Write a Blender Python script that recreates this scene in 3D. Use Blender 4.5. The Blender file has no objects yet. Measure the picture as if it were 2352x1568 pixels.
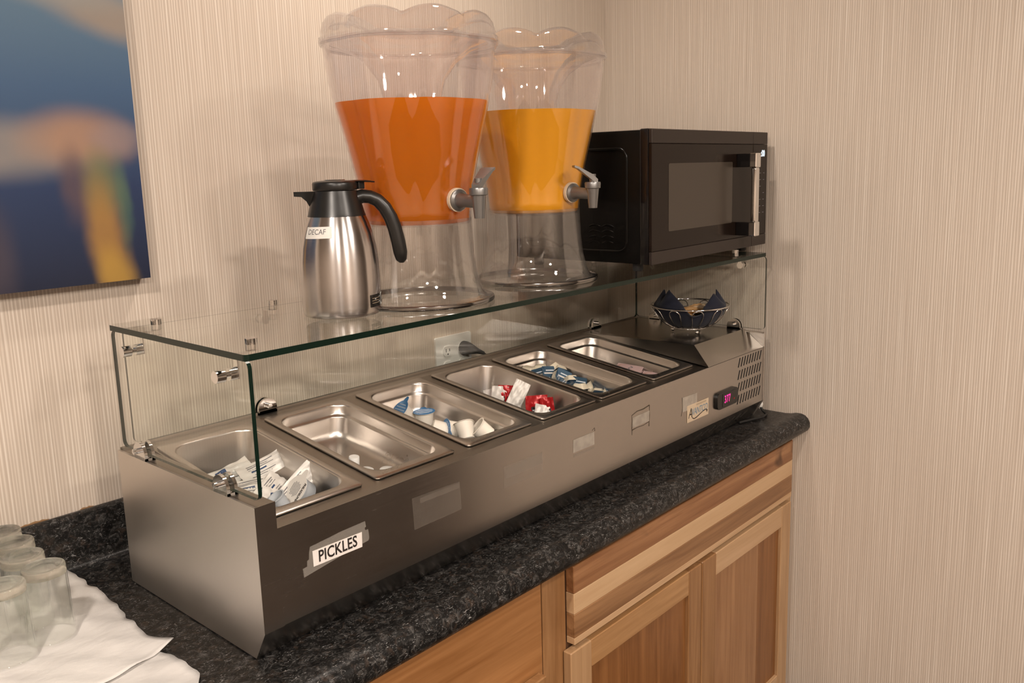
import bpy, bmesh, math, random
from mathutils import Vector, Matrix
PI = math.pi
SC = bpy.context.scene
COL = SC.collection
random.seed(7)

# ------------------------------------------------------------------ camera, world, lights, exposure
cam = bpy.data.cameras.new('camera')
cam_o = bpy.data.objects.new('camera', cam)
COL.objects.link(cam_o)
_R = Vector((0.65568, -0.75464, -0.02465)); _U = Vector((0.14866, 0.09702, 0.98412)); _F = Vector((0.74026, 0.64893, -0.17580))
_m = Matrix((_R, _U, -_F)).transposed().to_4x4()
_m.translation = Vector((-0.59354, -1.43943, 0.68341))
cam_o.matrix_world = _m
cam.sensor_width = 36.0
cam.lens = 1993.69 / 2352 * 36.0
cam.shift_x = -36.27 / 2352
cam.shift_y = -42.67 / 2352
cam.clip_start = 0.01
SC.camera = cam_o

SC.view_settings.view_transform = 'Standard'
SC.view_settings.look = 'None'
SC.view_settings.gamma = 1.0
SC.view_settings.use_curve_mapping = False
SC.view_settings.exposure = 1.18
SC.cycles.max_bounces = 7
SC.cycles.transparent_max_bounces = 28
SC.cycles.transmission_bounces = 7
SC.cycles.glossy_bounces = 4
SC.cycles.diffuse_bounces = 2
SC.cycles.sample_clamp_indirect = 6.0
SC.cycles.caustics_reflective = False
SC.cycles.adaptive_threshold = 0.03
SC.cycles.use_light_tree = False

w = bpy.data.worlds.new('world'); SC.world = w; w.use_nodes = True
w.node_tree.nodes['Background'].inputs[0].default_value = (0.9, 0.75, 0.6, 1)
w.node_tree.nodes['Background'].inputs[1].default_value = 0.11

def lamp(name, loc, power, size, color=(1.0, 0.89, 0.785), aim=None, spread=180):
    L = bpy.data.lights.new(name, 'AREA'); L.shape = 'DISK'; L.size = size; L.energy = power; L.color = color
    L.spread = math.radians(spread)
    o = bpy.data.objects.new(name, L); COL.objects.link(o); o.location = loc
    d = Vector(aim) - Vector(loc) if aim else Vector((0, 0, -1))
    o.rotation_euler = d.to_track_quat('-Z', 'Y').to_euler()
    return o
ZC = 1.62
lamp('ceiling_or_fill_light', (-0.95, -1.05, ZC - .01), 13, 0.13)
lamp('ceiling_or_fill_light', (0.68, -0.34, ZC - .01), 4.2, 0.10)
lamp('ceiling_or_fill_light', (0.60, -2.20, ZC - .01), 13, 0.26)
lamp('ceiling_or_fill_light', (-0.35, -2.9, ZC - .01), 28, 0.26)  # added fill lamp, lifts the dispenser's shadow on the back wall
lamp('ceiling_or_fill_light', (-1.6, -2.6, ZC - .01), 24, 0.26)  # added far fill lamp, brightens the dim area under the shelf

# ------------------------------------------------------------------ materials
MATS = {}
class NT:
    def __init__(s, name):
        s.m = bpy.data.materials.new(name); s.m.use_nodes = True; s.t = s.m.node_tree
        s.t.nodes.clear(); s.out = s.t.nodes.new('ShaderNodeOutputMaterial'); MATS[name] = s.m
    def n(s, typ, ins=None, **kw):
        nd = s.t.nodes.new('ShaderNode' + typ)
        for k, v in kw.items(): setattr(nd, k, v)
        for k, v in (ins or {}).items():
            if isinstance(v, bpy.types.NodeSocket): s.t.links.new(v, nd.inputs[k])
            else: nd.inputs[k].default_value = v
        return nd
    def math(s, op, a, b=0.0, c=0.0, clamp=False):
        nd = s.n('Math', {0: a, 1: b, 2: c}, operation=op, use_clamp=clamp); return nd.outputs[0]
    def ramp(s, fac, stops, interp='LINEAR'):
        nd = s.n('ValToRGB', {0: fac}); cr = nd.color_ramp; cr.interpolation = interp
        while len(cr.elements) < len(stops): cr.elements.new(0.5)
        for e, (p, c) in zip(cr.elements, stops):
            e.position = p; e.color = c if len(c) == 4 else (*c, 1)
        return nd.outputs[0]
    def mix(s, f, a, b, mode='MIX'):
        nd = s.n('Mix', data_type='RGBA', blend_type=mode)
        for i, v in ((0, f), (6, a), (7, b)):
            if isinstance(v, bpy.types.NodeSocket): s.t.links.new(v, nd.inputs[i])
            elif i: nd.inputs[i].default_value = (*v, 1) if len(v) == 3 else v
            else: nd.inputs[i].default_value = v
        return nd.outputs[2]
    def coords(s, scale=(1, 1, 1), kind='Object', loc=(0, 0, 0), rot=(0, 0, 0)):
        tc = s.n('TexCoord'); return s.n('Mapping', {0: tc.outputs[kind], 1: loc, 2: rot, 3: scale}).outputs[0]
    def noise(s, v, scale, detail=4, rough=.5, dist=0):
        return s.n('TexNoise', {'Vector': v, 'Scale': scale, 'Detail': detail, 'Roughness': rough, 'Distortion': dist}).outputs[0]
    def bump(s, h, strength=.2, dist=.001):
        return s.n('Bump', {'Strength': strength, 'Distance': dist, 'Height': h}).outputs[0]
    def pbr(s, **k):
        mp = dict(color='Base Color', rough='Roughness', metal='Metallic', normal='Normal', ior='IOR', trans='Transmission Weight',
                  emit='Emission Color', estr='Emission Strength', sss='Subsurface Weight', sssr='Subsurface Radius', ssss='Subsurface Scale',
                  spec='Specular IOR Level', aniso='Anisotropic', coat='Coat Weight', alpha='Alpha', sheen='Sheen Weight')
        ins = {}
        for a, v in k.items():
            if not isinstance(v, bpy.types.NodeSocket) and a in ('color', 'emit') and len(v) == 3: v = (*v, 1)
            ins[mp[a]] = v
        return s.n('BsdfPrincipled', ins)
    def done(s, sh):
        s.t.links.new(sh.outputs[0] if hasattr(sh, 'outputs') else sh, s.out.inputs[0]); return s.m

def plain(name, color, rough=.5, metal=0, **k):
    t = NT(name); return t.done(t.pbr(color=color, rough=rough, metal=metal, **k))

def wallpaper(name, axis):
    t = NT(name)
    tc = t.n('TexCoord'); sp = t.n('SeparateXYZ', {0: tc.outputs['Object']}); q = sp.outputs[axis]
    sc = [0.001, 0.001, 1.6]; sc[axis] = 70
    jit = t.noise(t.coords(tuple(sc)), 1.0, 2, .6)
    sc2 = [0.001, 0.001, 2.5]; sc2[axis] = 330
    fine = t.noise(t.coords(tuple(sc2), loc=(3, 3, 0)), 1.0, 2, .55)
    ph = t.math('ADD', t.math('MULTIPLY', q, 2 * PI / .0056), t.math('MULTIPLY', jit, 9.0))
    wv = t.math('MULTIPLY_ADD', t.math('SINE', ph), .5, .5)
    h = t.math('ADD', t.math('MULTIPLY', wv, .42), t.math('MULTIPLY', fine, .58))
    c = t.ramp(h, [(.22, (.50, .415, .34)), (.46, (.575, .485, .405)), (.64, (.635, .545, .462)), (.84, (.80, .72, .635))])
    big = t.noise(t.coords((1, 1, 1)), 2.2, 3)
    c = t.mix(t.math('MULTIPLY', big, .10), c, (.62, .50, .39))
    return t.done(t.pbr(color=c, rough=.62, normal=t.bump(h, .36, .0010), spec=.3))
wallpaper('wallpaper_back', 0); wallpaper('wallpaper_side', 1)
plain('wall_paint', (.66, .54, .44), .8)
plain('dim_hall_shade', (.16, .12, .09), .8)  # dimness of the unseen hall put into the colour, keeps steel reflections dark
plain('ceiling_paint', (.75, .70, .64), .9)
def carpet():
    t = NT('carpet'); n = t.noise(t.coords(), 60, 4)
    return t.done(t.pbr(color=t.ramp(n, [(.3, (.028, .02, .015)), (.7, (.07, .05, .038))]), rough=1, spec=.1))
carpet()

def laminate():
    t = NT('black_stone_laminate')
    v = t.coords()
    base = t.ramp(t.noise(v, 75, 7, .75, .9), [(.38, (.003, .003, .003)), (.52, (.011, .0105, .010)), (.68, (.085, .08, .076))])
    fl = t.noise(t.coords(rot=(0, 0, .6), scale=(1, 2.0, 1.8)), 150, 5, .68, 1.4)
    f1 = t.ramp(fl, [(.58, (0, 0, 0)), (.67, (1, 1, 1))])
    msk = t.ramp(t.noise(v, 42, 3), [(.36, (.05, .05, .05)), (.60, (1, 1, 1))])
    c = t.mix(t.math('MULTIPLY', f1, msk), base, (.32, .31, .30))
    br = t.ramp(t.noise(t.coords(loc=(4, 2, 1)), 60, 5, .6, 1), [(.55, (0, 0, 0)), (.72, (1, 1, 1))])
    c = t.mix(t.math('MULTIPLY', br, .45), c, (.075, .05, .036))
    return t.done(t.pbr(color=c, rough=.33, spec=.22, normal=t.bump(fl, .08, .0004)))
laminate()

def steel(name, color=(.56, .53, .50), rough=.28, stretch=(2, 2, 160), bumpk=.05, streak=.10):
    t = NT(name)
    n = t.noise(t.coords(stretch), 3, 3, .6)
    sm = t.noise(t.coords((1, 1, 1)), 9, 4, .6)
    r = t.math('ADD', t.math('MULTIPLY', sm, streak), rough - streak * .5)
    r = t.math('ADD', r, t.math('MULTIPLY', n, .06))
    return t.done(t.pbr(color=color, rough=r, metal=1, normal=t.bump(n, bumpk, .0004)))
steel('steel_front', (.50, .47, .44), .22, (2, 2, 160), .04)
steel('steel_end', (.68, .635, .59), .36, (2, 160, 2), .05, .16)
steel('steel_deck', (.39, .35, .305), .30, (160, 3, 3), .04)
steel('steel_pan', (.60, .56, .52), .27, (4, 4, 4), .02, .2)
steel('steel_cover', (.50, .475, .44), .16, (160, 3, 3), .02, .06)
def pitcher_steel():
    t = NT('steel_pitcher'); tg = t.n('Tangent', direction_type='RADIAL', axis='Z')
    n = t.noise(t.coords((2, 2, 300)), 3, 2)
    p = t.pbr(color=(.60, .57, .555), rough=t.math('MULTIPLY_ADD', n, .04, .22), metal=1, aniso=.8)
    p.inputs['Anisotropic Rotation'].default_value = .25
    t.t.links.new(tg.outputs[0], p.inputs['Tangent']); return t.done(p)
pitcher_steel()
plain('chrome', (.80, .79, .78), .09, 1)
plain('chrome_dark', (.30, .29, .28), .15, 1)
plain('tap_grey', (.24, .235, .23), .36, .75)
plain('black_plastic', (.012, .011, .010), .32)
plain('black_gloss', (.006, .005, .005), .12)
plain('black_enamel', (.004, .0035, .003), .25, 0, spec=.2)
plain('dark_recess', (.004, .004, .004), .9)
plain('mw_trim', (.034, .025, .021), .34, .25, spec=.3)
plain('mw_door', (.012, .007, .005), .18, .0, spec=.2)
plain('mw_window', (.062, .049, .038), .25, 0, spec=.3)
plain('rubber', (.02, .02, .02), .7)
plain('white_plastic', (.80, .78, .74), .4)
plain('cream_plastic', (.83, .76, .66), .45)
plain('butter_plastic', (.80, .72, .56), .4)
plain('grey_tub', (.50, .52, .54), .45)
plain('paper', (.80, .77, .72), .7)
plain('label_paper', (.82, .76, .72), .6)
plain('ink', (.02, .014, .012), .6)
plain('ink_grey', (.16, .15, .16), .6)
plain('ink_blue', (.12, .24, .36), .5)
plain('ink_navy', (.02, .05, .13), .5)
plain('ink_tan', (.40, .30, .20), .6)
plain('ink_white', (.75, .8, .85), .5)
plain('logo_plate', (.72, .58, .42), .35, .25)
plain('outlet_white', (.90, .88, .84), .35)
plain('plug_grey', (.05, .052, .055), .5)
plain('cord_black', (.012, .012, .012), .5)
plain('blue_foil', (.03, .20, .47), .35, .25)
plain('navy_foil', (.06, .12, .19), .3, .4)
plain('silver_foil', (.55, .56, .56), .35, .8)
plain('red_foil', (.42, .012, .015), .28, .2)
plain('white_foil', (.74, .70, .65), .4, .1)
plain('pink_paper', (.66, .46, .44), .6)
plain('pale_ink', (.62, .36, .30), .6)
plain('cracker_wrap', (.62, .36, .16), .25, .0, coat=.5)
plain('cracker_wrap_pale', (.68, .50, .32), .3, .0, coat=.4)
plain('navy_cloth', (.006, .008, .022), .85, sheen=.1)
plain('torn_paper', (.30, .17, .08), .9)
plain('cloth_hem', (.80, .74, .69), .9)
plain('grime', (.10, .075, .05), .7)
plain('seal_ring', (.78, .64, .48), .5)
def emitm(name, c, s):
    t = NT(name); return t.done(t.pbr(color=(.01, .01, .01), emit=c, estr=s, rough=.3))
emitm('led_pink', (1.0, .02, .28), .8)
emitm('led_white', (.75, .9, 1.0), .9)
def tape():
    t = NT('clear_tape'); a = t.n('BsdfTransparent', {0: (.97, .95, .92, 1)}); b = t.pbr(color=(.50, .46, .42), rough=.28)
    return t.done(t.n('MixShader', {0: .24, 1: a.outputs[0], 2: b.outputs[0]}))
tape()
def residue(name, col, f):
    t = NT(name); n = t.noise(t.coords(), 45, 4)
    a = t.n('BsdfTransparent'); b = t.pbr(color=col, rough=.6, metal=.3)
    return t.done(t.n('MixShader', {0: t.math('MULTIPLY', t.math('ADD', n, .45), f), 1: a.outputs[0], 2: b.outputs[0]}))
residue('residue_pale', (.56, .50, .43), .75); residue('residue_faint', (.46, .40, .34), .16); residue('residue_dirt', (.12, .09, .06), .6)

def thin_clear(name, tint, milk=0.0, milkc=(.8, .78, .76), rough=.02, f0=.04, wob=0):
    t = NT(name)
    nrm = None
    if wob:
        nrm = t.bump(t.noise(t.coords(), 28, 3), wob, .004)
    lw = t.n('LayerWeight', {0: .5}).outputs['Facing']
    f = t.math('ADD', t.math('MULTIPLY', t.math('POWER', lw, 5.0), 1 - f0), f0)
    tr = t.n('BsdfTransparent', {0: (*tint, 1)})
    gi = {'Color': (1, 1, 1, 1), 'Roughness': rough}
    if nrm: gi['Normal'] = nrm
    g = t.n('BsdfGlossy', gi)
    base = tr.outputs[0]
    if milk:
        d = t.n('BsdfDiffuse', {0: (*milkc, 1)})
        tl = t.n('BsdfTranslucent', {0: (*milkc, 1)})
        dm = t.n('MixShader', {0: .5, 1: d.outputs[0], 2: tl.outputs[0]})
        mf = t.math('MULTIPLY', t.math('ADD', t.math('MULTIPLY', lw, 1.4), .4), milk, clamp=True)
        base = t.n('MixShader', {0: mf, 1: base, 2: dm.outputs[0]}).outputs[0]
    return t.done(t.n('MixShader', {0: f, 1: base, 2: g.outputs[0]}))
thin_clear('pane_glass', (.986, .993, .980), f0=.03)
thin_clear('clear_plastic', (.97, .958, .962), .022, (.74, .68, .68), .03, .045)
thin_clear('lid_plastic', (.91, .90, .905), .055, (.70, .66, .66), .05, .07, .12)
thin_clear('stand_plastic', (.955, .95, .945), .03, (.8, .77, .75), .02, .08)
thin_clear('tumbler_glass', (.980, .985, .976), .004, (.85, .85, .82), .01, .065)
def solidglass():
    t = NT('tumbler_foot'); 
    g = t.n('BsdfGlass', {0: (.985, .992, .975, 1), 1: .0, 2: 1.45}); tr = t.n('BsdfTransparent', {0: (.985, .992, .975, 1)})
    return t.done(t.n('MixShader', {0: .40, 1: g.outputs[0], 2: tr.outputs[0]}))
solidglass()
plain('glass_edge', (.004, .014, .009), .22, 0, spec=.3)
def tea():
    t = NT('iced_tea')
    v = t.coords()
    refr = t.n('BsdfRefraction', {0: (1.0, .62, .10, 1), 1: .18, 2: 1.08})
    tl = t.n('BsdfTranslucent', {0: (.97, .40, .004, 1)})
    df = t.n('BsdfDiffuse', {0: (.80, .265, .001, 1)})
    a = t.n('MixShader', {0: .5, 1: tl.outputs[0], 2: df.outputs[0]})
    return t.done(t.n('MixShader', {0: .76, 1: refr.outputs[0], 2: a.outputs[0]}))
tea()
plain('orange_juice', (.97, .42, .002), .4)

def wood(name, dark, light, axis, seed, knots=0.0):
    t = NT(name)
    st = [26, 26, 26]; st[axis] = 1.6
    v = t.coords(tuple(st), loc=(seed, seed * .7, seed * 1.3))
    n1 = t.noise(v, 1.0, 5, .6, 1.6)
    st2 = [160, 160, 160]; st2[axis] = 5
    n2 = t.noise(t.coords(tuple(st2), loc=(seed, 0, 0)), 1.0, 3, .6)
    h = t.math('ADD', t.math('MULTIPLY', n1, .75), t.math('MULTIPLY', n2, .25))
    mid = tuple((a + b) / 2 for a, b in zip(dark, light))
    c = t.ramp(h, [(.33, dark), (.5, mid), (.66, light)])
    if knots:
        kn = t.noise(t.coords((7, 7, 14), loc=(seed + 2, 0, 0)), 1.0, 2, .5, .5)
        c = t.mix(t.ramp(kn, [(.61, (0, 0, 0)), (.70, (1, 1, 1))]), c, tuple(x * .35 for x in dark))
    return t.done(t.pbr(color=c, rough=.36, normal=t.bump(h, .12, .0008), spec=.4))
wood('hickory_red', (.19, .072, .026), (.40, .20, .09), 0, 1.3, 1)
wood('hickory_pale', (.50, .31, .165), (.60, .40, .23), 0, 5.1)
wood('hickory_brown', (.19, .088, .036), (.37, .195, .088), 0, 9.4)
wood('hickory_pale_edge', (.45, .275, .14), (.55, .35, .20), 0, 2.2)
wood('hickory_rail', (.31, .155, .06), (.47, .265, .118), 0, 12.5)
wood('hickory_wide', (.26, .108, .034), (.40, .19, .072), 0, 17.7)
wood('hickory_stile', (.22, .10, .036), (.37, .195, .085), 2, 3.3)
wood('hickory_stile_pale', (.36, .205, .10), (.50, .31, .165), 2, 7.3)
wood('hickory_panel', (.16, .06, .017), (.29, .125, .042), 2, 21.1, 0)
wood('hickory_panel_rosy', (.25, .115, .047), (.39, .205, .095), 2, 28.1, 0)
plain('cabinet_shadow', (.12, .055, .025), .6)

def cloth():
    t = NT('white_cloth'); n = t.noise(t.coords((1, 1.6, 1), rot=(0, 0, .5)), 22, 4); f = t.noise(t.coords((900, 900, 900)), 1, 2)
    return t.done(t.pbr(color=(.67, .635, .605), rough=.9, normal=t.bump(t.math('ADD', n, t.math('MULTIPLY', f, .1)), .5, .006), spec=.15))
cloth()

def canvas_art():
    t = NT('canvas_art')
    tc = t.n('TexCoord'); s = t.n('SeparateXYZ', {0: tc.outputs['Object']}); X, Z = s.outputs[0], s.outputs[2]
    wob = t.noise(t.coords((9, 9, 6)), 1, 3)
    wz = t.math('MULTIPLY', t.math('SUBTRACT', wob, .5), .05)
    X = t.math('ADD', X, wz); 
    def blob(cx, cz, rx, rz, slant=0.0, soft=1.0):
        dx = t.math('SUBTRACT', X, t.math('ADD', t.math('MULTIPLY', t.math('SUBTRACT', Z, cz), slant), cx))
        dx = t.math('DIVIDE', dx, rx); dz = t.math('DIVIDE', t.math('SUBTRACT', Z, cz), rz)
        d = t.math('SQRT', t.math('ADD', t.math('POWER', t.math('ABSOLUTE', dx), 2.0), t.math('POWER', t.math('ABSOLUTE', dz), 2.0)))
        nd = t.n('MapRange', {0: d, 1: .30, 2: 1.25, 3: soft, 4: 0.0}, interpolation_type='SMOOTHSTEP'); return nd.outputs[0]
    zz = t.n('MapRange', {0: Z, 1: .50, 2: .98}).outputs[0]
    c = t.ramp(zz, [(0, (.011, .015, .035)), (.35, (.020, .037, .095)), (.7, (.050, .10, .19)), (1, (.095, .165, .24))])
    for (cx, cz, rx, rz, sl, k, col) in [
        (-.10, .735, .20, .055, 0, .85, (.25, .22, .20)), (.045, .75, .10, .055, 0, .85, (.36, .21, .135)),
        (.11, .752, .05, .035, 0, .6, (.26, .20, .20)), (.028, .672, .03, .07, 0, .75, (.10, .065, .075)),
        (.075, .67, .04, .07, 0, .75, (.16, .17, .075)), (.072, .58, .038, .12, -.10, .85, (.34, .18, .05)),
        (.082, .515, .036, .06, -.15, .7, (.42, .25, .05)), (.108, .64, .013, .09, 0, .35, (.10, .19, .10)),
        (.12, .955, .10, .05, -1.2, .85, (.30, .235, .18)), (.03, 1.0, .12, .045, -.8, .9, (.27, .26, .24)),
        (-.115, .57, .05, .10, 0, .55, (.075, .055, .065))]:
        c = t.mix(blob(cx, cz, rx, rz, sl, k), c, col)
    return t.done(t.pbr(color=c, rough=.45, spec=.35, normal=t.bump(t.noise(t.coords(), 900, 1), .05, .0005)))
canvas_art()
plain('canvas_side', (.018, .022, .045), .6)

# ------------------------------------------------------------------ mesh helpers
class MB:
    """collects shapes, builds ONE mesh object"""
    def __init__(s): s.v = []; s.f = []; s.mi = []; s.M = Matrix.Identity(4)
    def add(s, verts, faces, mi=0):
        b = len(s.v); s.v += [s.M @ Vector(p) for p in verts]; s.f += [[i + b for i in f] for f in faces]
        s.mi += (mi if isinstance(mi, list) else [mi] * len(faces)); return s
    def bm(s, bm, mi=0):
        bm.verts.ensure_lookup_table(); bm.verts.index_update()
        s.add([v.co.copy() for v in bm.verts], [[v.index for v in f.verts] for f in bm.faces], mi); bm.free(); return s
    def box(s, x0, x1, y0, y1, z0, z1, r=0, seg=2, mi=0):
        bm = bmesh.new(); bmesh.ops.create_cube(bm, size=1)
        for v in bm.verts: v.co = Vector(((x0 + x1) / 2 + v.co.x * (x1 - x0), (y0 + y1) / 2 + v.co.y * (y1 - y0), (z0 + z1) / 2 + v.co.z * (z1 - z0)))
        if r: bmesh.ops.bevel(bm, geom=list(bm.edges), offset=r, segments=seg, profile=.5, affect='EDGES')
        return s.bm(bm, mi)
    def prism(s, poly, axis, c0, c1, mi=0, mside=None):
        """poly in the two other axes in (x,y,z) order, extruded along axis"""
        n = len(poly)
        def P(a, b, c): return {0: (c, a, b), 1: (a, c, b), 2: (a, b, c)}[axis]
        vs = [P(a, b, c0) for a, b in poly] + [P(a, b, c1) for a, b in poly]
        fs = [list(range(n))[::-1], list(range(n, 2 * n))] + [[i, (i + 1) % n, n + (i + 1) % n, n + i] for i in range(n)]
        return s.add(vs, fs, [mi, mi] + [mi if mside is None else mside] * n)
    def lathe(s, prof, seg=32, c=(0, 0, 0), fr=None, close=False, mi=0):
        """prof [(r,z)...]; fr(theta,i,r,z)->(r,z) modulates"""
        vs = []; n = len(prof)
        for j in range(seg):
            th = 2 * PI * j / seg
            for i, (r, z) in enumerate(prof):
                if fr: r, z = fr(th, i, r, z)
                vs.append((c[0] + r * math.cos(th), c[1] + r * math.sin(th), c[2] + z))
        fs = []
        for j in range(seg):
            k = (j + 1) % seg
            for i in range(n - 1 if not close else n):
                i2 = (i + 1) % n
                fs.append([j * n + i, k * n + i, k * n + i2, j * n + i2])
        return s.add(vs, fs, mi)
    def tube(s, pts, r, seg=8, closed=False, cap=True, flat=None, mi=0):
        pts = [Vector(p) for p in pts]; n = len(pts); vs = []
        rr = r if isinstance(r, (list, tuple)) else [r] * n
        up = None
        for i, p in enumerate(pts):
            if closed: d = pts[(i + 1) % n] - pts[i - 1]
            else: d = pts[min(i + 1, n - 1)] - pts[max(i - 1, 0)]
            d.normalize()
            if up is None: up = d.orthogonal().normalized() if flat is None else Vector(flat)
            sd = d.cross(up).normalized(); up2 = sd.cross(d).normalized()
            if flat is None: up = up2
            for k in range(seg):
                a = 2 * PI * k / seg
                ra, rb = rr[i] if isinstance(rr[i], (list, tuple)) else (rr[i], rr[i])
                vs.append(p + sd * (math.cos(a) * ra) + up2 * (math.sin(a) * rb))
        fs = []
        for i in range(n if closed else n - 1):
            j = (i + 1) % n
            for k in range(seg):
                k2 = (k + 1) % seg; fs.append([i * seg + k, i * seg + k2, j * seg + k2, j * seg + k])
        if cap and not closed:
            fs.append(list(range(seg))[::-1]); fs.append([(n - 1) * seg + k for k in range(seg)])
        return s.add(vs, fs, mi)
    def cyl(s, p0, p1, r, seg=20, r1=None, mi=0):
        r1 = r if r1 is None else r1; return s.tube([p0, p1], [r, r1], seg, mi=mi)
    def sphere(s, c, r, seg=12, mi=0):
        bm = bmesh.new(); bmesh.ops.create_uvsphere(bm, u_segments=seg, v_segments=max(6, seg // 2), radius=r)
        for v in bm.verts: v.co += Vector(c)
        return s.bm(bm, mi)
    def grid(s, fn, nu, nv, mi=0):
        vs = [fn(i / nu, j / nv) for j in range(nv + 1) for i in range(nu + 1)]
        fs = [[j * (nu + 1) + i, j * (nu + 1) + i + 1, (j + 1) * (nu + 1) + i + 1, (j + 1) * (nu + 1) + i] for j in range(nv) for i in range(nu)]
        return s.add(vs, fs, mi)
    def build(s, name, mat, parent=None, smooth=None, loc=None, fix=True):
        me = bpy.data.meshes.new(name); me.from_pydata([tuple(v) for v in s.v], [], s.f)
        for m in (mat if isinstance(mat, (list, tuple)) else [mat]): me.materials.append(MATS[m])
        me.polygons.foreach_set('material_index', s.mi)
        me.update()
        if fix:
            b = bmesh.new(); b.from_mesh(me); bmesh.ops.remove_doubles(b, verts=b.verts, dist=1e-6)
            bmesh.ops.recalc_face_normals(b, faces=b.faces); b.to_mesh(me); b.free()
        if smooth is not None:
            me.polygons.foreach_set('use_smooth', [True] * len(me.polygons))
            me.set_sharp_from_angle(angle=math.radians(smooth))
        o = bpy.data.objects.new(name, me); COL.objects.link(o)
        if parent is not None: o.parent = parent
        if loc: o.location = loc
        return o

def rrect(x0, x1, y0, y1, r, n=4):
    out = []
    for cx, cy, a0 in ((x1 - r, y1 - r, 0), (x0 + r, y1 - r, 90), (x0 + r, y0 + r, 180), (x1 - r, y0 + r, 270)):
        for k in range(n + 1):
            a = math.radians(a0 + 90 * k / n); out.append((cx + r * math.cos(a), cy + r * math.sin(a)))
    return out
def thing(name, label, cat, loc=(0, 0, 0), rz=0, group=None):
    o = bpy.data.objects.new(name, None); COL.objects.link(o); o.location = loc; o.rotation_euler = (0, 0, rz)
    o.empty_display_size = .02
    return tag(o, label, cat, group)
def tag(o, label, cat, group=None):
    o['label'] = label; o['category'] = cat
    if group: o['group'] = group
    return o
def struct(name, mb, mat, label=None, **k):
    o = mb.build(name, mat, **k); o['kind'] = 'structure'
    if label: o['label'] = label
    return o
def text_verts(txt, size, bold=0.0, align='CENTER', shear=0, space=1.0, xs=1.0):
    cu = bpy.data.curves.new('tmp', 'FONT'); cu.body = txt; cu.size = size; cu.align_x = align; cu.align_y = 'CENTER'
    cu.offset = bold; cu.shear = shear; cu.space_character = space; cu.resolution_u = 3; cu.extrude = 0
    o = bpy.data.objects.new('tmp', cu); COL.objects.link(o)
    dg = bpy.context.evaluated_depsgraph_get(); dg.update()
    me = bpy.data.meshes.new_from_object(o.evaluated_get(dg))
    vs = [(v.co.x * xs, v.co.y) for v in me.vertices]; fs = [list(p.vertices) for p in me.polygons]
    bpy.data.objects.remove(o); bpy.data.curves.remove(cu); bpy.data.meshes.remove(me)
    return vs, fs
def text_obj(name, txt, size, fn, mat, parent, **k):
    """fn maps flat (a,b) -> 3D point"""
    vs, fs = text_verts(txt, size, **k)
    mb = MB(); mb.add([fn(a, b) for a, b in vs], fs)
    return mb.build(name, mat, parent, fix=False)
def copy_tree(o, parent=None):
    c = o.copy(); COL.objects.link(c); c.parent = parent
    for ch in list(o.children): copy_tree(ch, c)
    return c

# ------------------------------------------------------------------ the setting
YW = 0.1545; XR = 1.611; ZF = -0.91
wb = struct('wall_back', MB().box(-3.2, XR + .1, YW, YW + .1, ZF, ZC), 'wallpaper_back', 'beige wall papered with fine vertical ribs')
struct('wall_right', MB().box(XR, XR + .1, -1.55, YW, ZF, ZC), 'wallpaper_side', 'beige ribbed wallpapered side wall')
struct('wall_left', MB().box(-3.3, -3.2, -4.3, YW + .1, ZF, ZC), 'wall_paint')
struct('wall_front', MB().box(-3.3, 4.0, -4.4, -4.3, ZF, ZC), 'wall_paint')
struct('wall_hall', MB().box(4.0, 4.1, -4.4, -1.45, ZF, ZC), 'dim_hall_shade')
struct('wall_return', MB().box(XR, 4.0, -1.65, -1.55, ZF, ZC), 'dim_hall_shade')
struct('floor', MB().box(-3.3, 4.1, -4.4, YW + .1, ZF - .05, ZF), 'carpet')
struct('ceiling', MB().box(-3.3, 4.1, -4.4, YW + .1, ZC, ZC + .05), 'ceiling_paint')
# torn wallpaper above the backsplash
for k, (xa, xb, h) in enumerate(((-.116, -.066, .0045), (-.014, .010, .003))):
    n = 9; pts = [(xa + (xb - xa) * i / n, .0955) for i in range(n + 1)]
    pts += [(xa + (xb - xa) * i / n, .0965 + h * math.sin(PI * i / n) ** .6 * (.25 + .75 * random.random())) for i in range(n, -1, -1)]
    MB().prism(pts, 1, YW - .0006, YW).build('torn_wallpaper', 'torn_paper', wb)

# ------------------------------------------------------------------ countertop
XL = -1.25
ct = thing('countertop', 'black stone-look laminate countertop with rounded front edge and backsplash', 'countertop', (0, 0, 0))
prof = [(.133, 0), (.10, 0), (-.445, 0), (-.462, .002), (-.476, .006), (-.490, .0065), (-.502, .003), (-.511, -.005), (-.516, -.016), (-.516, -.027), (-.511, -.037), (-.502, -.044), (-.49, -.046), (-.47, -.046), (.133, -.046)]
MB().prism(prof, 0, XL, XR - .001).build('worktop', 'black_stone_laminate', ct, smooth=40)
bs = [(YW - .0005, -.04), (YW - .0005, .094), (YW - .004, .097), (YW - .012, .0975), (YW - .018, .094), (YW - .0205, .087), (YW - .0205, .016), (YW - .0235, .007), (YW - .030, .0015), (YW - .036, .0002), (YW - .036, -.01)]
MB().prism(bs, 0, XL, XR - .001).build('backsplash', 'black_stone_laminate', ct, smooth=40)

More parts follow.
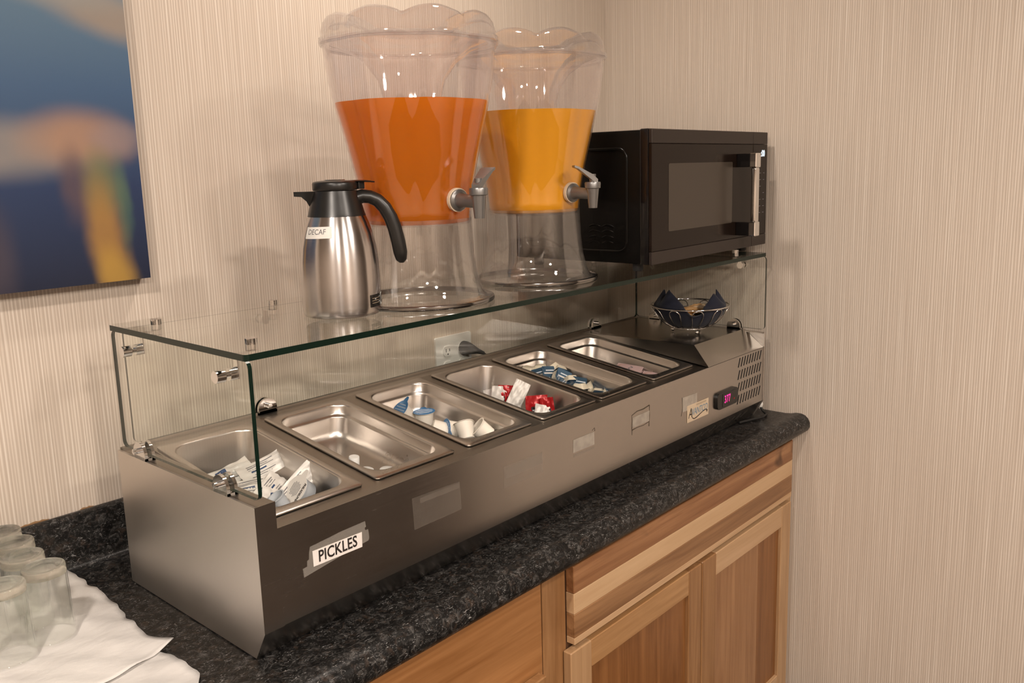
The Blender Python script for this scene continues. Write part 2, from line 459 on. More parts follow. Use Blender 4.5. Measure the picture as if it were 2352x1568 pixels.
# ------------------------------------------------------------------ base cabinets
YFR = -.468; YD = -.489; ZB = -.81; ZT = -.0465
def door(parent, x0, x1, z0, z1, mats, sw=.066, rh=.058):
    d = MB().box(x0, x0 + sw, YD, YFR - .001, z0, z1, .002, 1).build('door', mats[0], parent, smooth=30)
    d['label'] = 'recessed-panel hickory door'
    MB().box(x1 - sw * .85, x1, YD, YFR - .001, z0, z1, .002, 1).build('stile', mats[1], d, smooth=30)
    MB().box(x0 + sw, x1 - sw * .85, YD + .0004, YFR - .001, z1 - rh, z1, .0015, 1).build('rail', mats[2], d, smooth=30)
    MB().box(x0 + sw, x1 - sw * .85, YD + .0004, YFR - .001, z0, z0 + rh, .0015, 1).build('rail', mats[2], d, smooth=30)
    n = len(mats[3]); xs = [x0 + sw + (x1 - sw * .85 - x0 - sw) * i / n for i in range(n + 1)]
    for i in range(n):
        MB().box(xs[i], xs[i + 1] - .0003, YD + .009, YFR - .001, z0 + rh, z1 - rh).build('panel_board', mats[3][i], d)
    return d
cb = thing('base_cabinet', 'hickory base cabinet with striped false drawer front above two recessed doors', 'cabinet', (0, 0, 0))
MB().box(.536, XR - .002, YFR + .02, YW - .04, ZB, ZT).build('carcass', 'hickory_stile', cb)
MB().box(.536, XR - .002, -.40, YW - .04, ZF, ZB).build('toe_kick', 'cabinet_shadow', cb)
MB().box(.536, .603, YFR, YFR + .02, ZB, ZT, .001, 1).build('face_stile', 'hickory_stile', cb)
MB().box(XR - .046, XR - .002, YFR, YFR + .02, ZB, ZT, .001, 1).build('face_stile', 'hickory_stile_pale', cb)
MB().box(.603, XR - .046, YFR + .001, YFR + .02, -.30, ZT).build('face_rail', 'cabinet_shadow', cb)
dr = thing('x', '', '') ; bpy.data.objects.remove(dr)
zs = [-.058, -.114, -.156, -.205, -.219]
dfr = MB().box(.604, 1.566, YD, YFR - .001, zs[1] + .0004, zs[0], .0015, 1).build('drawer_front', 'hickory_red', cb, smooth=30)
for i, mt in ((1, 'hickory_pale'), (2, 'hickory_brown'), (3, 'hickory_pale_edge')):
    MB().box(.604, 1.566, YD + .0003 * (i % 2), YFR - .001, zs[i + 1] + .0004, zs[i], .0008, 1).build('board', mt, dfr, smooth=30)
door(cb, .592, 1.083, -.785, -.231, ('hickory_stile_pale', 'hickory_stile', 'hickory_rail', ('hickory_panel', 'hickory_panel', 'hickory_panel')))
door(cb, 1.087, 1.566, -.785, -.231, ('hickory_stile', 'hickory_stile_pale', 'hickory_pale_edge', ('hickory_panel_rosy', 'hickory_panel_rosy', 'hickory_panel')))
cl = thing('base_cabinet', 'hickory base cabinet with plain wide top rail at the lower left', 'cabinet', (0, 0, 0))
MB().box(XL, .534, YFR + .02, YW - .04, ZB, ZT).build('carcass', 'hickory_stile', cl)
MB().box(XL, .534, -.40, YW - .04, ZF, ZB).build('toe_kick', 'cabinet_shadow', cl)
MB().box(XL, .534, YFR + .0015, YFR + .02, -.30, ZT, .001, 1).build('top_rail', 'hickory_wide', cl)
door(cl, .03, .520, -.785, -.240, ('hickory_stile', 'hickory_stile', 'hickory_rail', ('hickory_panel', 'hickory_panel')))
door(cl, -.50, .02, -.785, -.240, ('hickory_stile', 'hickory_stile', 'hickory_rail', ('hickory_panel', 'hickory_panel')))

# ------------------------------------------------------------------ canvas picture
pic = thing('canvas_picture', 'blurred blue and orange abstract canvas hanging on the beige wall', 'picture', (0, 0, 0))
MB().box(-.78, .142, YW - .035, YW - .034, .503, 1.30).build('canvas_front', 'canvas_art', pic)
MB().box(-.78, .142, YW - .034, YW - .001, .503, 1.30).build('canvas_wrap', 'canvas_side', pic)

# ------------------------------------------------------------------ wall outlet behind the glass
ou = thing('wall_outlet', 'white double wall outlet behind the glass guard', 'outlet', (0, 0, 0))
MB().prism(rrect(.864, .990, .150, .266, .004), 1, YW - .006, YW - .0003).build('cover_plate', 'outlet_white', ou)
for cx in (.903, .958):
    for cz in (.228, .188):
        MB().prism([(cx + .016 * math.cos(a) , cz + min(.0135, max(-.0135, .0165 * math.sin(a)))) for a in [2 * PI * i / 24 for i in range(24)]], 1, YW - .0085, YW - .006).build('receptacle', 'outlet_white', ou)
        if cx < .95 or cz < .2:
            for sx, hh in ((-.006, .009), (.006, .007)):
                MB().box(cx + sx - .0011, cx + sx + .0011, YW - .0088, YW - .0084, cz - hh / 2 + .002, cz + hh / 2 + .002).build('slot', 'dark_recess', ou)
            MB().cyl((cx, YW - .0088, cz - .008), (cx, YW - .0084, cz - .008), .0022, 10).build('slot', 'dark_recess', ou)
pl = thing('power_plug', 'dark grey plug pushed into the wall outlet', 'plug', (.958, YW - .0086, .228))
MB().tube([(0, -.0005, 0), (0, -.010, 0), (.002, -.020, -.001), (.008, -.028, -.004), (.022, -.032, -.010), (.04, -.034, -.018)], [.0175, .0175, .0155, .012, .007, .0045], 20).build('plug_body', 'plug_grey', pl, smooth=50)
MB().tube([(.036, -.034, -.016), (.055, -.036, -.03), (.075, -.04, -.06), (.08, -.05, -.12), (.085, -.06, -.225)], .0035, 8).build('cord', 'cord_black', pl, smooth=60)

# ------------------------------------------------------------------ refrigerated prep rail with glass guard
L = 1.5365; FY = -.413; HE = .2357
rail = thing('prep_rail', 'long stainless steel refrigerated countertop prep rail with glass guard', 'food rail', (0, 0, 0))
side_poly = [(0, 0.002), (-.3875, 0.002), (-.415, .0485), (-.415, HE - .002), (-.4135, HE), (0, HE)]
MB().prism(side_poly, 0, 0, .0035).build('end_panel', 'steel_end', rail)
MB().prism([(-.4152, HE + .0002), (-.4152, .0485), (-.3877, .0022), (-.3865, .0022), (-.4138, .0488), (-.4138, HE + .0002)], 0, .0001, .0325).build('end_flange', 'steel_front', rail)
MB().box(.0036, .0325, -.4137, -.001, .2330, HE, .0006, 1).build('end_cap', 'steel_deck', rail)
MB().prism(side_poly, 0, L - .0035, L).build('end_panel', 'steel_end', rail)
MB().box(L - .012, L - .0036, -.4137, -.001, .2330, HE).build('end_cap', 'steel_deck', rail)
# deck with pan openings: sloped from back to front
ZBK = .2405; SL = (.2405 - .1945) / .335
PX = [.0375, .240, .448, .654, .847, 1.051]; PW = .1755; PL = .325
def deck_z(y): return ZBK if y > -.05 else (.1945 + (y + .385) * SL if y > -.385 else .1945)
mb = MB()
xs = [.0330]
for x in PX: xs += [x + .008, x + PW - .008]
xs += [L - .0036]
ys = [0, -.05, -.068, -.368, -.385, FY + .0006]
for i in range(len(xs) - 1):
    for j in range(len(ys) - 1):
        if i % 2 == 1 and j == 2: continue
        a, b, c, d = xs[i], xs[i + 1], ys[j], ys[j + 1]
        mb.add([(a, c, deck_z(c)), (b, c, deck_z(c)), (b, d, deck_z(d)), (a, d, deck_z(d))], [[0, 3, 2, 1]])
mb.build('deck', 'steel_deck', rail)
MB().box(.0327, L - .0037, FY, FY + .0012, .0485, .1948).build('front_panel', 'steel_front', rail)
MB().prism([(FY, .0487), (-.3855, .002), (-.3843, .002), (FY + .0012, .0487)], 0, .0327, L - .0037).build('base_skirt', 'steel_front', rail)
MB().box(.004, L - .004, -.003, -.0005, .002, ZBK - .0005).build('back_panel', 'steel_deck', rail)
MB().box(.004, L - .004, -.383, -.003, .002, .004).build('base_plate', 'dark_recess', rail)
for px in (.06, 1.47):
    for py in (-.06, -.34):
        MB().cyl((px, py, 0), (px, py, .004), .012, 14).build('foot', 'rubber', rail)
# compressor cover
hx0, hx1 = 1.2405, L - .0038; tx0, tx1 = 1.266, 1.5305; zt = .2385
vs = [(hx0, -.4125, .1955), (hx1, -.4125, .1955), (hx1, -.004, .2409), (hx0, -.03, .2409), (tx0, -.357, zt + .0015), (tx1, -.357, zt + .0015), (tx1, -.010, zt + .004), (tx0, -.036, zt + .004)]
MB().add(vs, [[4, 5, 6, 7], [0, 1, 5, 4], [3, 0, 4, 7], [1, 2, 6, 5], [2, 3, 7, 6]]).build('compressor_cover', 'steel_cover', rail)
# vent slots
for r in range(4):
    for k in range(9):
        zt_ = .1895 - r * .0325; xb = 1.390 + k * .0148 - r * .0008
        MB().prism([(xb, zt_ - .0235), (xb + .0045, zt_ - .0235), (xb + .0135, zt_), (xb + .0090, zt_)], 1, FY - .0004, FY + .0004).build('vent_slot', 'dark_recess', rail)
for k in range(8):
    xb = 1.20 + k * .034; t0 = .30; t1 = .62
    y0, z0 = FY + (.0275) * t0, .0487 - .0467 * t0; y1, z1 = FY + .0275 * t1, .0487 - .0467 * t1
    MB().add([(xb, y1 - .0006, z1), (xb + .004, y1 - .0006, z1), (xb + .026, y0 - .0006, z0), (xb + .022, y0 - .0006, z0)], [[0, 1, 2, 3]]).build('skirt_slot', 'steel_end', rail)
# controller
cx0, cx1, cz0, cz1 = 1.274, 1.380, .079, .121
ctl = MB().prism(rrect(cx0, cx1, cz0, cz1, .012, 5), 1, FY - .007, FY).build('controller', 'black_plastic', rail, smooth=30)
MB().box(cx0 + .024, cx1 - .014, FY - .0078, FY - .007, cz0 + .005, cz1 - .005, .0003, 1).build('display_window', 'black_gloss', ctl)
text_obj('digits', '3.77'.replace('.', ''), .027, lambda a, b: (1.322 + a * .78, FY - .0082, .1000 + b), 'led_pink', ctl, bold=.0002)
MB().cyl((1.357, FY - .0085, .094), (1.357, FY - .0077, .094), .0022, 10).build('indicator', 'red_foil', ctl)
# maker plate
lp = MB().box(1.1395, 1.2385, FY - .0016, FY, .079, .1205, .0004, 1).build('maker_plate', 'logo_plate', rail)
text_obj('lettering', 'A', .034, lambda a, b: (1.154 + a * .8 + b * .18, FY - .0019, .0995 + b), 'ink', lp)
text_obj('lettering', 'VANTCO', .0235, lambda a, b: (1.1965 + a * .80 + b * .18, FY - .0019, .1005 + b), 'ink_blue', lp, space=.92)
text_obj('lettering', 'REFRIGERATION', .0062, lambda a, b: (1.203 + a, FY - .0019, .1155 + b), 'ink_tan', lp)
sw = [(1.160, .0915), (1.163, .0865), (1.170, .0835), (1.182, .0850), (1.198, .0895), (1.214, .0935), (1.226, .0945), (1.2315, .0915), (1.2285, .0885)]
wd = [.0006, .0009, .0012, .0013, .0012, .0010, .0010, .0022, .0030]
MB().tube([(a, FY - .0019, b) for a, b in sw], [(q, .0001) for q in wd], 6, flat=(0, 1, 0)).build('swoosh', 'ink', lp)
# PICKLES label under tape
tp = [(.0845, .149), (.100, .1500), (.1415, .1535), (.1855, .1545), (.1868, .1455), (.1842, .1445), (.1850, .140), (.1905, .1400), (.1918, .1260), (.1900, .1220), (.1525, .1180), (.071, .1065), (.0700, .1200), (.0775, .1210), (.0780, .1290), (.0815, .1305), (.0822, .1400)]
MB().prism(tp, 1, FY - .0006, FY - .0001).build('label_tape', 'clear_tape', rail)
pk = MB().add([(.0880, FY - .0009, .1170), (.1772, FY - .0009, .1160), (.1780, FY - .0009, .1400), (.0876, FY - .0009, .1415)], [[0, 1, 2, 3]]).build('name_label', 'label_paper', rail)
text_obj('lettering', 'PICKLES', .0232, lambda a, b: (.1325 + a * .84, FY - .0012, .1288 + b * 1.06), 'ink', pk, bold=.0005, space=1.03)
# old tape marks
def patch(x0, x1, z0, z1, m, jit=.0, off=.0004):
    j = lambda: random.uniform(-jit, jit)
    MB().add([(x0 + j(), FY - off, z0 + j()), (x1 + j(), FY - off, z0 + j()), (x1 + j(), FY - off, z1 + j()), (x0 + j(), FY - off, z1 + j())], [[0, 1, 2, 3]]).build('tape_mark', m, rail)
patch(.282, .391, .108, .160, 'residue_faint', .002); patch(.300, .389, .147, .157, 'residue_faint', .001, .0006)
patch(.50, .6105, .112, .152, 'residue_faint', .002); patch(.506, .610, .128, .150, 'residue_faint', .001, .0006)
patch(.704, .775, .123, .150, 'residue_pale', .001); patch(.704, .774, .114, .1195, 'residue_faint', .001)
patch(.912, .978, .1235, .147, 'residue_pale', .001)
patch(1.120, 1.186, .110, .145, 'residue_pale', .0015)
def dirt_line(pts, wdt=.0011): MB().tube([(a, FY - .0004, b) for a, b in pts], [(wdt * random.uniform(.4, 1.2), .0002) for _ in pts], 6, flat=(0, 1, 0)).build('dirt_line', 'residue_dirt', rail)
dirt_line([(.910, .152), (.9105, .140), (.9095, .128), (.911, .118), (.9105, .108)]); dirt_line([(.910, .152), (.930, .157), (.955, .1565), (.979, .160)])
dirt_line([(.979, .160), (.9785, .150), (.9795, .138), (.978, .124), (.977, .112)]); dirt_line([(.910, .119), (.930, .1205), (.955, .1195), (.978, .1225)])
dirt_line([(.768, .154), (.776, .158), (.7765, .151)], .0008); dirt_line([(1.117, .146), (1.119, .120), (1.114, .102)], .0009)
# sneeze guard glass
H2 = .4494
def pane(name, poly, axis, c0, c1):
    o = MB().prism(poly, axis, c0, c1, 0, 1).build(name, ['pane_glass', 'glass_edge'], rail)
    for f_ in o.data.polygons:
        if axis == 2 and f_.normal.y > .5: f_.material_index = 0
    return o
pane('glass_shelf', rrect(.0026, 1.526, -.4194, -.010, .006), 2, H2 - .0092, H2)
pane('side_glass', rrect(-.4190, -.0105, .2445, .4398, .010), 0, .0055, .0115)
pane('side_glass', rrect(-.4190, -.0105, .2445, .4398, .010), 0, 1.5225, 1.5285)
pane('back_glass', rrect(.022, 1.518, .2445, .4398, .010), 1, -.0185, -.0125)
def clamp(c, axis, side):
    """half-round pinch clamp; axis = normal of the glass"""
    mb = MB(); r = .0195
    arc = [(-r, 0)] + [(r * math.cos(a), .009 + r * math.sin(a)) for a in [PI - PI * i / 14 for i in range(15)]] + [(r, 0)]
    M = Matrix.Translation(c) @ (Matrix.Identity(4) if axis == 1 else Matrix.Rotation(PI / 2, 4, 'Z'))
    mb.M = M
    mb.prism(arc, 1, -.0085, -.0034); mb.prism(arc, 1, .0034, .0085); mb.box(-r, r, -.0085, .0085, 0, .004)
    mb.box(-r * .9, r * .9, -.0085 if side < 0 else .0, .0 if side < 0 else .0085, 0, .006)
    o = mb.build('glass_clamp', 'chrome', rail, smooth=30)
    m2 = MB(); m2.M = M; m2.cyl((0, side * .0086, .015), (0, side * .0175, .015), .0045, 14); m2.cyl((0, side * .0172, .015), (0, side * .0180, .015), .0022, 10)
    m2.build('clamp_screw', 'chrome', o, smooth=40)
# axis 0 glass normal is x -> rotation maps local y to -x
clamp((.0085, -.079, HE), 0, 1); clamp((.0085, -.327, HE), 0, 1)
clamp((.2725, -.0155, ZBK), 1, -1); clamp((1.312, -.0155, ZBK + .001), 1, -1)
clamp((1.5255, -.331, ZBK - .0025), 0, 1); clamp((1.5255, -.079, ZBK - .0025), 0, 1)
def standoff(c, d):
    """pin through the upright glass at c, bracket up to the shelf; d = inward direction"""
    c = Vector(c); d = Vector(d); mb = MB()
    mb.cyl(c - d * .017, c - d * .0035, .0088, 18); mb.cyl(c + d * .0035, c + d * .015, .0088, 18); mb.cyl(c - d * .004, c + d * .004, .004, 10)
    zt = H2 - .0094
    perp = Vector((-d.y, d.x, 0))
    def strip(p0, p1, hw, th, nrm):
        vs = []
        for p in (Vector(p0), Vector(p1)):
            for s1 in (-1, 1):
                for s2 in (-1, 1): vs.append(p + perp * hw * s1 + Vector(nrm) * th * s2)
        mb.add(vs, [[0, 1, 3, 2], [4, 6, 7, 5], [0, 4, 5, 1], [2, 3, 7, 6], [0, 2, 6, 4], [1, 5, 7, 3]])
    a = c + d * .0165
    strip(a - Vector((0, 0, .008)), Vector((a.x, a.y, zt)), .005, .001, d)
    b = Vector((a.x, a.y, zt - .001)); e = b + d * .030
    strip(b, e, .005, .001, (0, 0, 1))
    t = e - d * .004
    mb.cyl((t.x, t.y, zt - .008), (t.x, t.y, zt), .0085, 18); mb.cyl((t.x, t.y, H2), (t.x, t.y, H2 + .0085), .0088, 18)
    mb.build('standoff', 'chrome', rail, smooth=35)
standoff((.0085, -.075, .4135), (1, 0, 0)); standoff((.0085, -.356, .4125), (1, 0, 0))
standoff((.2775, -.0155, .4195), (0, -1, 0)); standoff((1.250, -.0155, .4195), (0, -1, 0))
standoff((1.5255, -.351, .4140), (-1, 0, 0)); standoff((1.5255, -.075, .4140), (-1, 0, 0))
# power lead leaving the skirt
cd = thing('power_lead', 'black power lead with pale connector looping at the right end of the rail', 'cord', (0, 0, 0))
MB().tube([(1.566, -.392, .020), (1.566, -.400, .008), (1.556, -.415, .0042), (1.525, -.420, .0038), (1.48, -.405, .0038), (1.44, -.393, .0038)], .0035, 8).build('cord', 'cord_black', cd, smooth=60)
MB().tube([(1.566, -.386, .044), (1.566, -.388, .034), (1.566, -.391, .026), (1.566, -.392, .019)], [.0045, .008, .0085, .0055], 12).build('connector', 'white_plastic', cd, smooth=50)

# ------------------------------------------------------------------ pans
sl = math.atan(SL)
EV = Vector((0, math.cos(sl), math.sin(sl))); EW = Vector((0, -math.sin(sl), math.cos(sl)))
def pan_frame(k):
    m = Matrix((Vector((1, 0, 0)), EV, EW)).transposed().to_4x4()
    m.translation = Vector((PX[k], -.379, .1962)); return m
RIM = .0035
def make_pan(k, depth, step, label):
    def ring(x0, x1, y0, y1, r, w): return [(a, b, w) for a, b in rrect(x0, x1, y0, y1, r, 5)]
    W_, L_ = PW, PL
    rings = [ring(0, W_, 0, L_, .007, .0005), ring(0, W_, 0, L_, .007, RIM - .0008), ring(.001, W_ - .001, .001, L_ - .001, .007, RIM)]
    rings += [ring(.011, W_ - .011, .018, L_ - .018, .030, RIM), ring(.0125, W_ - .0125, .0195, L_ - .0195, .030, RIM - .0012), ring(.0135, W_ - .0135, .0205, L_ - .0205, .030, RIM - .004)]
    if step:
        rings += [ring(.0145, W_ - .0145, .0215, L_ - .0215, .030, RIM - .018), ring(.0165, W_ - .0165, .0235, L_ - .0235, .030, RIM - .0205), ring(.0195, W_ - .0195, .0265, L_ - .0265, .029, RIM - .0215), ring(.0205, W_ - .0205, .0275, L_ - .0275, .028, RIM - .0235)]
    q = .024 if step else .018
    rings += [ring(q, W_ - q, q + .007, L_ - q - .007, .028, RIM - depth + .016), ring(q + .004, W_ - q - .004, q + .011, L_ - q - .011, .027, RIM - depth + .005), ring(q + .012, W_ - q - .012, q + .019, L_ - q - .019, .024, RIM - depth + .0005), ring(q + .02, W_ - q - .02, q + .027, L_ - q - .027, .02, RIM - depth)]
    n = len(rings[0]); mb = MB(); vs = [p for r in rings for p in r]
    fs = [[i * n + j, i * n + (j + 1) % n, (i + 1) * n + (j + 1) % n, (i + 1) * n + j] for i in range(len(rings) - 1) for j in range(n)]
    fs.append([(len(rings) - 1) * n + j for j in range(n)])
    mb.add(vs, fs)
    o = mb.build('steel_pan', 'steel_pan', None, smooth=50, fix=False); o.matrix_world = pan_frame(k)
    sm = o.modifiers.new('thickness', 'SOLIDIFY'); sm.thickness = .0008; sm.offset = -1
    return tag(o, label, 'food pan', 'steel pans set in the prep rail')
DEP = [.085, .065, .065, .085, .065, .065]
for k, lb in enumerate(('stainless steel pan nearest the camera holding white printed sachets and a tub',
                        'nearly empty stainless steel pan with three loose white caps',
                        'stainless steel pan holding coffee creamer cups with blue lids',
                        'stainless steel pan holding red and white condiment sachets',
                        'stainless steel pan filled with small butter tubs',
                        'stainless steel pan beside the compressor cover holding two pink packets')):
    make_pan(k, DEP[k], k not in (0, 3), lb)
def place(o, k, u, v, wv, rot=(0, 0, 0), ctr=0.0):
    """rot about pan axes, w = height above the pan floor"""
    o.matrix_world = pan_frame(k) @ Matrix.Translation((u, v, RIM - DEP[k] + .0008 + wv)) @ Matrix.Rotation(rot[2], 4, 'Z') @ Matrix.Rotation(rot[1], 4, 'Y') @ Matrix.Rotation(rot[0], 4, 'X') @ Matrix.Translation((0, 0, -ctr))
    return o

def sachet(name, w_, h_, puff, front, back, lines=None, curl=0.0, seed=0):
    """pillow sachet lying in local xy, front face up"""
    rnd = random.Random(seed); ph = [rnd.uniform(0, 6.3) for _ in range(4)]
    def pos(a, b, s):
        x = (a - .5) * w_; y = (b - .5) * h_
        e = max(0, min(1, min(a, 1 - a) / .11)); e2 = max(0, min(1, min(b, 1 - b) / .05))
        t = puff * (math.sin(PI * a) ** .6) * (math.sin(PI * b) ** .7) * e * (.3 + .7 * e2)
        z = curl * (a - .5) ** 2 * w_ + .0012 * math.sin(a * 17 + ph[0]) * math.sin(b * 11 + ph[1]) + .0009 * math.sin(b * 23 + a * 9 + ph[2])
        if e < 1: z += .0007 * math.sin(b * 60)
        return (x, y, z + s * (t * .5 + .0003))
    root = MB().grid(lambda a, b: pos(a, b, 1), 18, 12).build(name, front, None, smooth=60, fix=False)
    MB().grid(lambda a, b: pos(1 - a, b, -1), 18, 12).build('back_foil', back, root, smooth=60, fix=False)
    if lines:
        for (a0, a1, b0, b1, m) in lines:
            MB().grid(lambda a, b: tuple(Vector(pos(a0 + (a1 - a0) * a, b0 + (b1 - b0) * b, 1)) + Vector((0, 0, .0004))), 10, 4).build('print', m, root, fix=False)
    return root
txt_lines = [(.22, .80, .80, .84, 'ink_grey'), (.22, .72, .70, .74, 'ink_grey'), (.22, .78, .60, .63, 'ink_grey'), (.25, .60, .44, .52, 'ink_navy'), (.30, .76, .30, .33, 'ink_grey'), (.22, .70, .20, .23, 'ink_grey')]
G1 = 'white printed sachets in the nearest pan'
place(tag(sachet('condiment_sachet', .072, .044, .010, 'white_foil', 'silver_foil', [(.2, .45, .62, .80, 'ink_navy'), (.55, .72, .35, .62, 'paper'), (.30, .8, .18, .22, 'ink_grey'), (.2, .5, .5, .53, 'ink_grey')], .3, 1), 'white printed sachet lying flat, furthest left in the nearest pan', 'sachet', G1), 0, .078, .225, .046, (.25, -.25, -.15))
place(tag(sachet('condiment_sachet', .092, .034, .009, 'white_foil', 'silver_foil', txt_lines, .4, 2), 'crinkled white sachet at the back of the nearest pan, just right of the glass edge', 'sachet', G1), 0, .122, .205, .050, (.65, -.10, .12))
place(tag(sachet('condiment_sachet', .080, .046, .011, 'white_foil', 'silver_foil', txt_lines, .2, 3), 'grey-white sachet seen through the side glass beside the front clamp', 'sachet', G1), 0, .072, .158, .046, (.3, -.05, -.35))
place(tag(sachet('condiment_sachet', .060, .036, .008, 'white_foil', 'silver_foil', txt_lines, .2, 4), 'white sachet corner with zigzag crimp in the middle of the nearest pan', 'sachet', G1), 0, .098, .137, .048, (.5, -.2, .5))
place(tag(sachet('condiment_sachet', .095, .036, .009, 'white_foil', 'silver_foil', txt_lines, .5, 5), 'long white sachet propped up diagonally behind the round tub', 'sachet', G1), 0, .128, .118, .044, (.9, -.45, .25))
place(tag(sachet('condiment_sachet', .050, .034, .007, 'white_foil', 'ink_blue', [(.2, .5, .3, .7, 'ink_blue'), (.6, .75, .4, .6, 'ink_navy')], .2, 6), 'small white sachet with blue print below the dark glass edge', 'sachet', G1), 0, .080, .110, .043, (.4, -.3, .9))
for i, (u, v, r, w_) in enumerate(((.07, .20, .3, .006), (.11, .16, 1.1, .007), (.075, .13, -.6, .018), (.12, .215, .9, .019), (.10, .17, .2, .030), (.105, .10, .5, .009), (.06, .165, -.8, .033), (.11, .125, .1, .027))):
    place(tag(sachet('condiment_sachet', .072, .042, .010, 'white_foil', 'silver_foil', txt_lines, .1, 20 + i), 'white sachet buried in the heap, ' + ('lowest at the left back', 'lowest in the middle', 'lying under the front clamp', 'against the far right wall', 'directly under the crinkled one', 'below the round tub', 'leftmost of the second layer', 'under the propped sachet')[i], 'sachet', G1), 0, u, v, w_, (.1, .05, r))

def cup(name, r0, r1, h, mat, flange=.003, seg=28, dent=0.0, hollow=True):
    pr_ = [(0.0, 0), (r0 - .002, 0), (r0, .0015), (r1, h - .001), (r1 + flange, h - .0008), (r1 + flange, h)]
    if hollow: pr_ += [(r1 - .0006, h), (r0 - .001, .002), (0.0, .0018)]
    else: pr_ += [(0, h)]
    fr = None
    if dent: fr = lambda th, i, r, z: (r * (1 - dent * max(0, math.cos(th - 1.1)) ** 3 * (z / h)), z - dent * .012 * max(0, math.cos(th + .5)) * (z / h))
    return MB().lathe(pr_, seg, fr=fr).build(name, mat, None, smooth=45)
def foil_lid(parent, r, h, mat, tab=True, marks=True):
    pts = [(r * math.cos(a), r * math.sin(a)) for a in [2 * PI * i / 28 for i in range(28)]]
    if tab:
        pts = [(x, y) if abs(math.atan2(y, x)) > .32 else None for x, y in pts]
        pts = [q for q in pts if q]; i = max(range(len(pts)), key=lambda k: math.atan2(pts[k][1], pts[k][0]) if math.atan2(pts[k][1], pts[k][0]) < .5 else -9)
        pts = [(r * math.cos(a), r * math.sin(a)) for a in [.33 + (2 * PI - .66) * i / 26 for i in range(27)]] + [(r * 1.18, -r * .26), (r * 1.38, -r * .16), (r * 1.42, 0), (r * 1.38, r * .16), (r * 1.18, r * .26)]
    ld = MB().prism(pts, 2, h, h + .0006).build('lid', mat, parent)
    if marks:
        for (yy, hw) in ((.55, .5), (.28, .75), (.0, .8), (-.28, .7), (-.52, .45)):
            MB().box(-.0007 + yy * r, .0007 + yy * r, -hw * r, hw * r, h + .0006, h + .0008).build('print', 'ink_white', ld)
    return ld
tub = cup('cream_cheese_tub', .0195, .0230, .026, 'grey_tub', .0022, 36, hollow=False)
tl = foil_lid(tub, .0252, .0262, 'white_foil', True, False)
text_obj('lettering', 'PHILADELPHIA', .0072, lambda a, b: (-a * .72, -.0158 - b, .0271), 'ink', tl, bold=.0003)
for j in range(7):
    hw = .016 * math.sqrt(max(.05, 1 - ((j - 3) / 4.4) ** 2))
    MB().box(-hw * (.6 + .1 * (j % 3)), hw * (.7 + .1 * (j % 2)), -.0085 + j * .0034, -.0073 + j * .0034, .0268, .0270).build('print', 'ink_grey', tl)
place(tag(tub, 'grey cream cheese tub on its side, printed lid facing out, in the nearest pan', 'tub'), 0, .127, .094, .048, (-.05, -.95, -.12), .013)
sc_ = cup('portion_cup', .0110, .0135, .026, 'grey_tub', .0016, 28)
place(tag(sc_, 'small plain grey portion cup tipped against the cream cheese tub', 'cup'), 0, .082, .088, .048, (-.25, -.55, 0), .013)

# pan 2: three white caps
c1 = MB().lathe([(0, 0), (.0095, 0), (.0102, .0006), (.0096, .0165), (.0090, .0175), (0, .0178)], 24).build('bottle_cap', 'white_plastic', None, smooth=45)
place(tag(c1, 'tall white plastic cap standing in the nearly empty pan', 'cap'), 1, .083, .163, .004)
for u, v, lb in ((.088, .134, 'flat white disc lying beside the tall white cap'), (.118, .112, 'flat white disc lying alone near the front of the nearly empty pan')):
    c2 = MB().lathe([(0, 0), (.0125, 0), (.0135, .0008), (.0135, .0045), (.012, .0055), (0, .0055)], 26).build('plastic_disc', 'white_plastic', None, smooth=45)
    place(tag(c2, lb, 'cap'), 1, u, v, .0002)

# pan 3: creamers
GC = 'coffee creamer cups'
def creamer(label, k, u, v, wv, rot, lid=True, dent=0.0, mat='cream_plastic'):
    o = cup('creamer_cup', .0150, .0195, .035, mat, .0024, 28, dent, hollow=not lid)
    if lid: foil_lid(o, .0225, .0352, 'blue_foil')
    return place(tag(o, label, 'creamer', GC), k, u, v, wv, rot, .0175)
creamer('full creamer cup standing upright with its blue lid facing up', 2, .098, .220, .0185, (-.12, .1, .9))
creamer('creamer cup tipped forward, its blue lid showing behind the upright cup', 2, .074, .252, .026, (-.25, -.8, 0))
creamer('empty white creamer cup lying behind the two crushed cups', 2, .084, .160, .0215, (1.9, .3, .9), False, .15)
creamer('white creamer cup on its side with its blue lid seen edge-on', 2, .104, .139, .0215, (1.45, 0, -2.0), True)
creamer('crushed empty creamer cup, base down, beside the pan edge', 2, .102, .108, .030, (-.55, .45, .3), False, .45)
creamer('empty creamer cup tilted over with its base turned to the front corner', 2, .128, .085, .031, (-.75, -.75, .2), False, .2)
creamer('creamer cup with only its blue lid showing at the front corner', 2, .126, .045, .0215, (1.35, .2, .35), True)

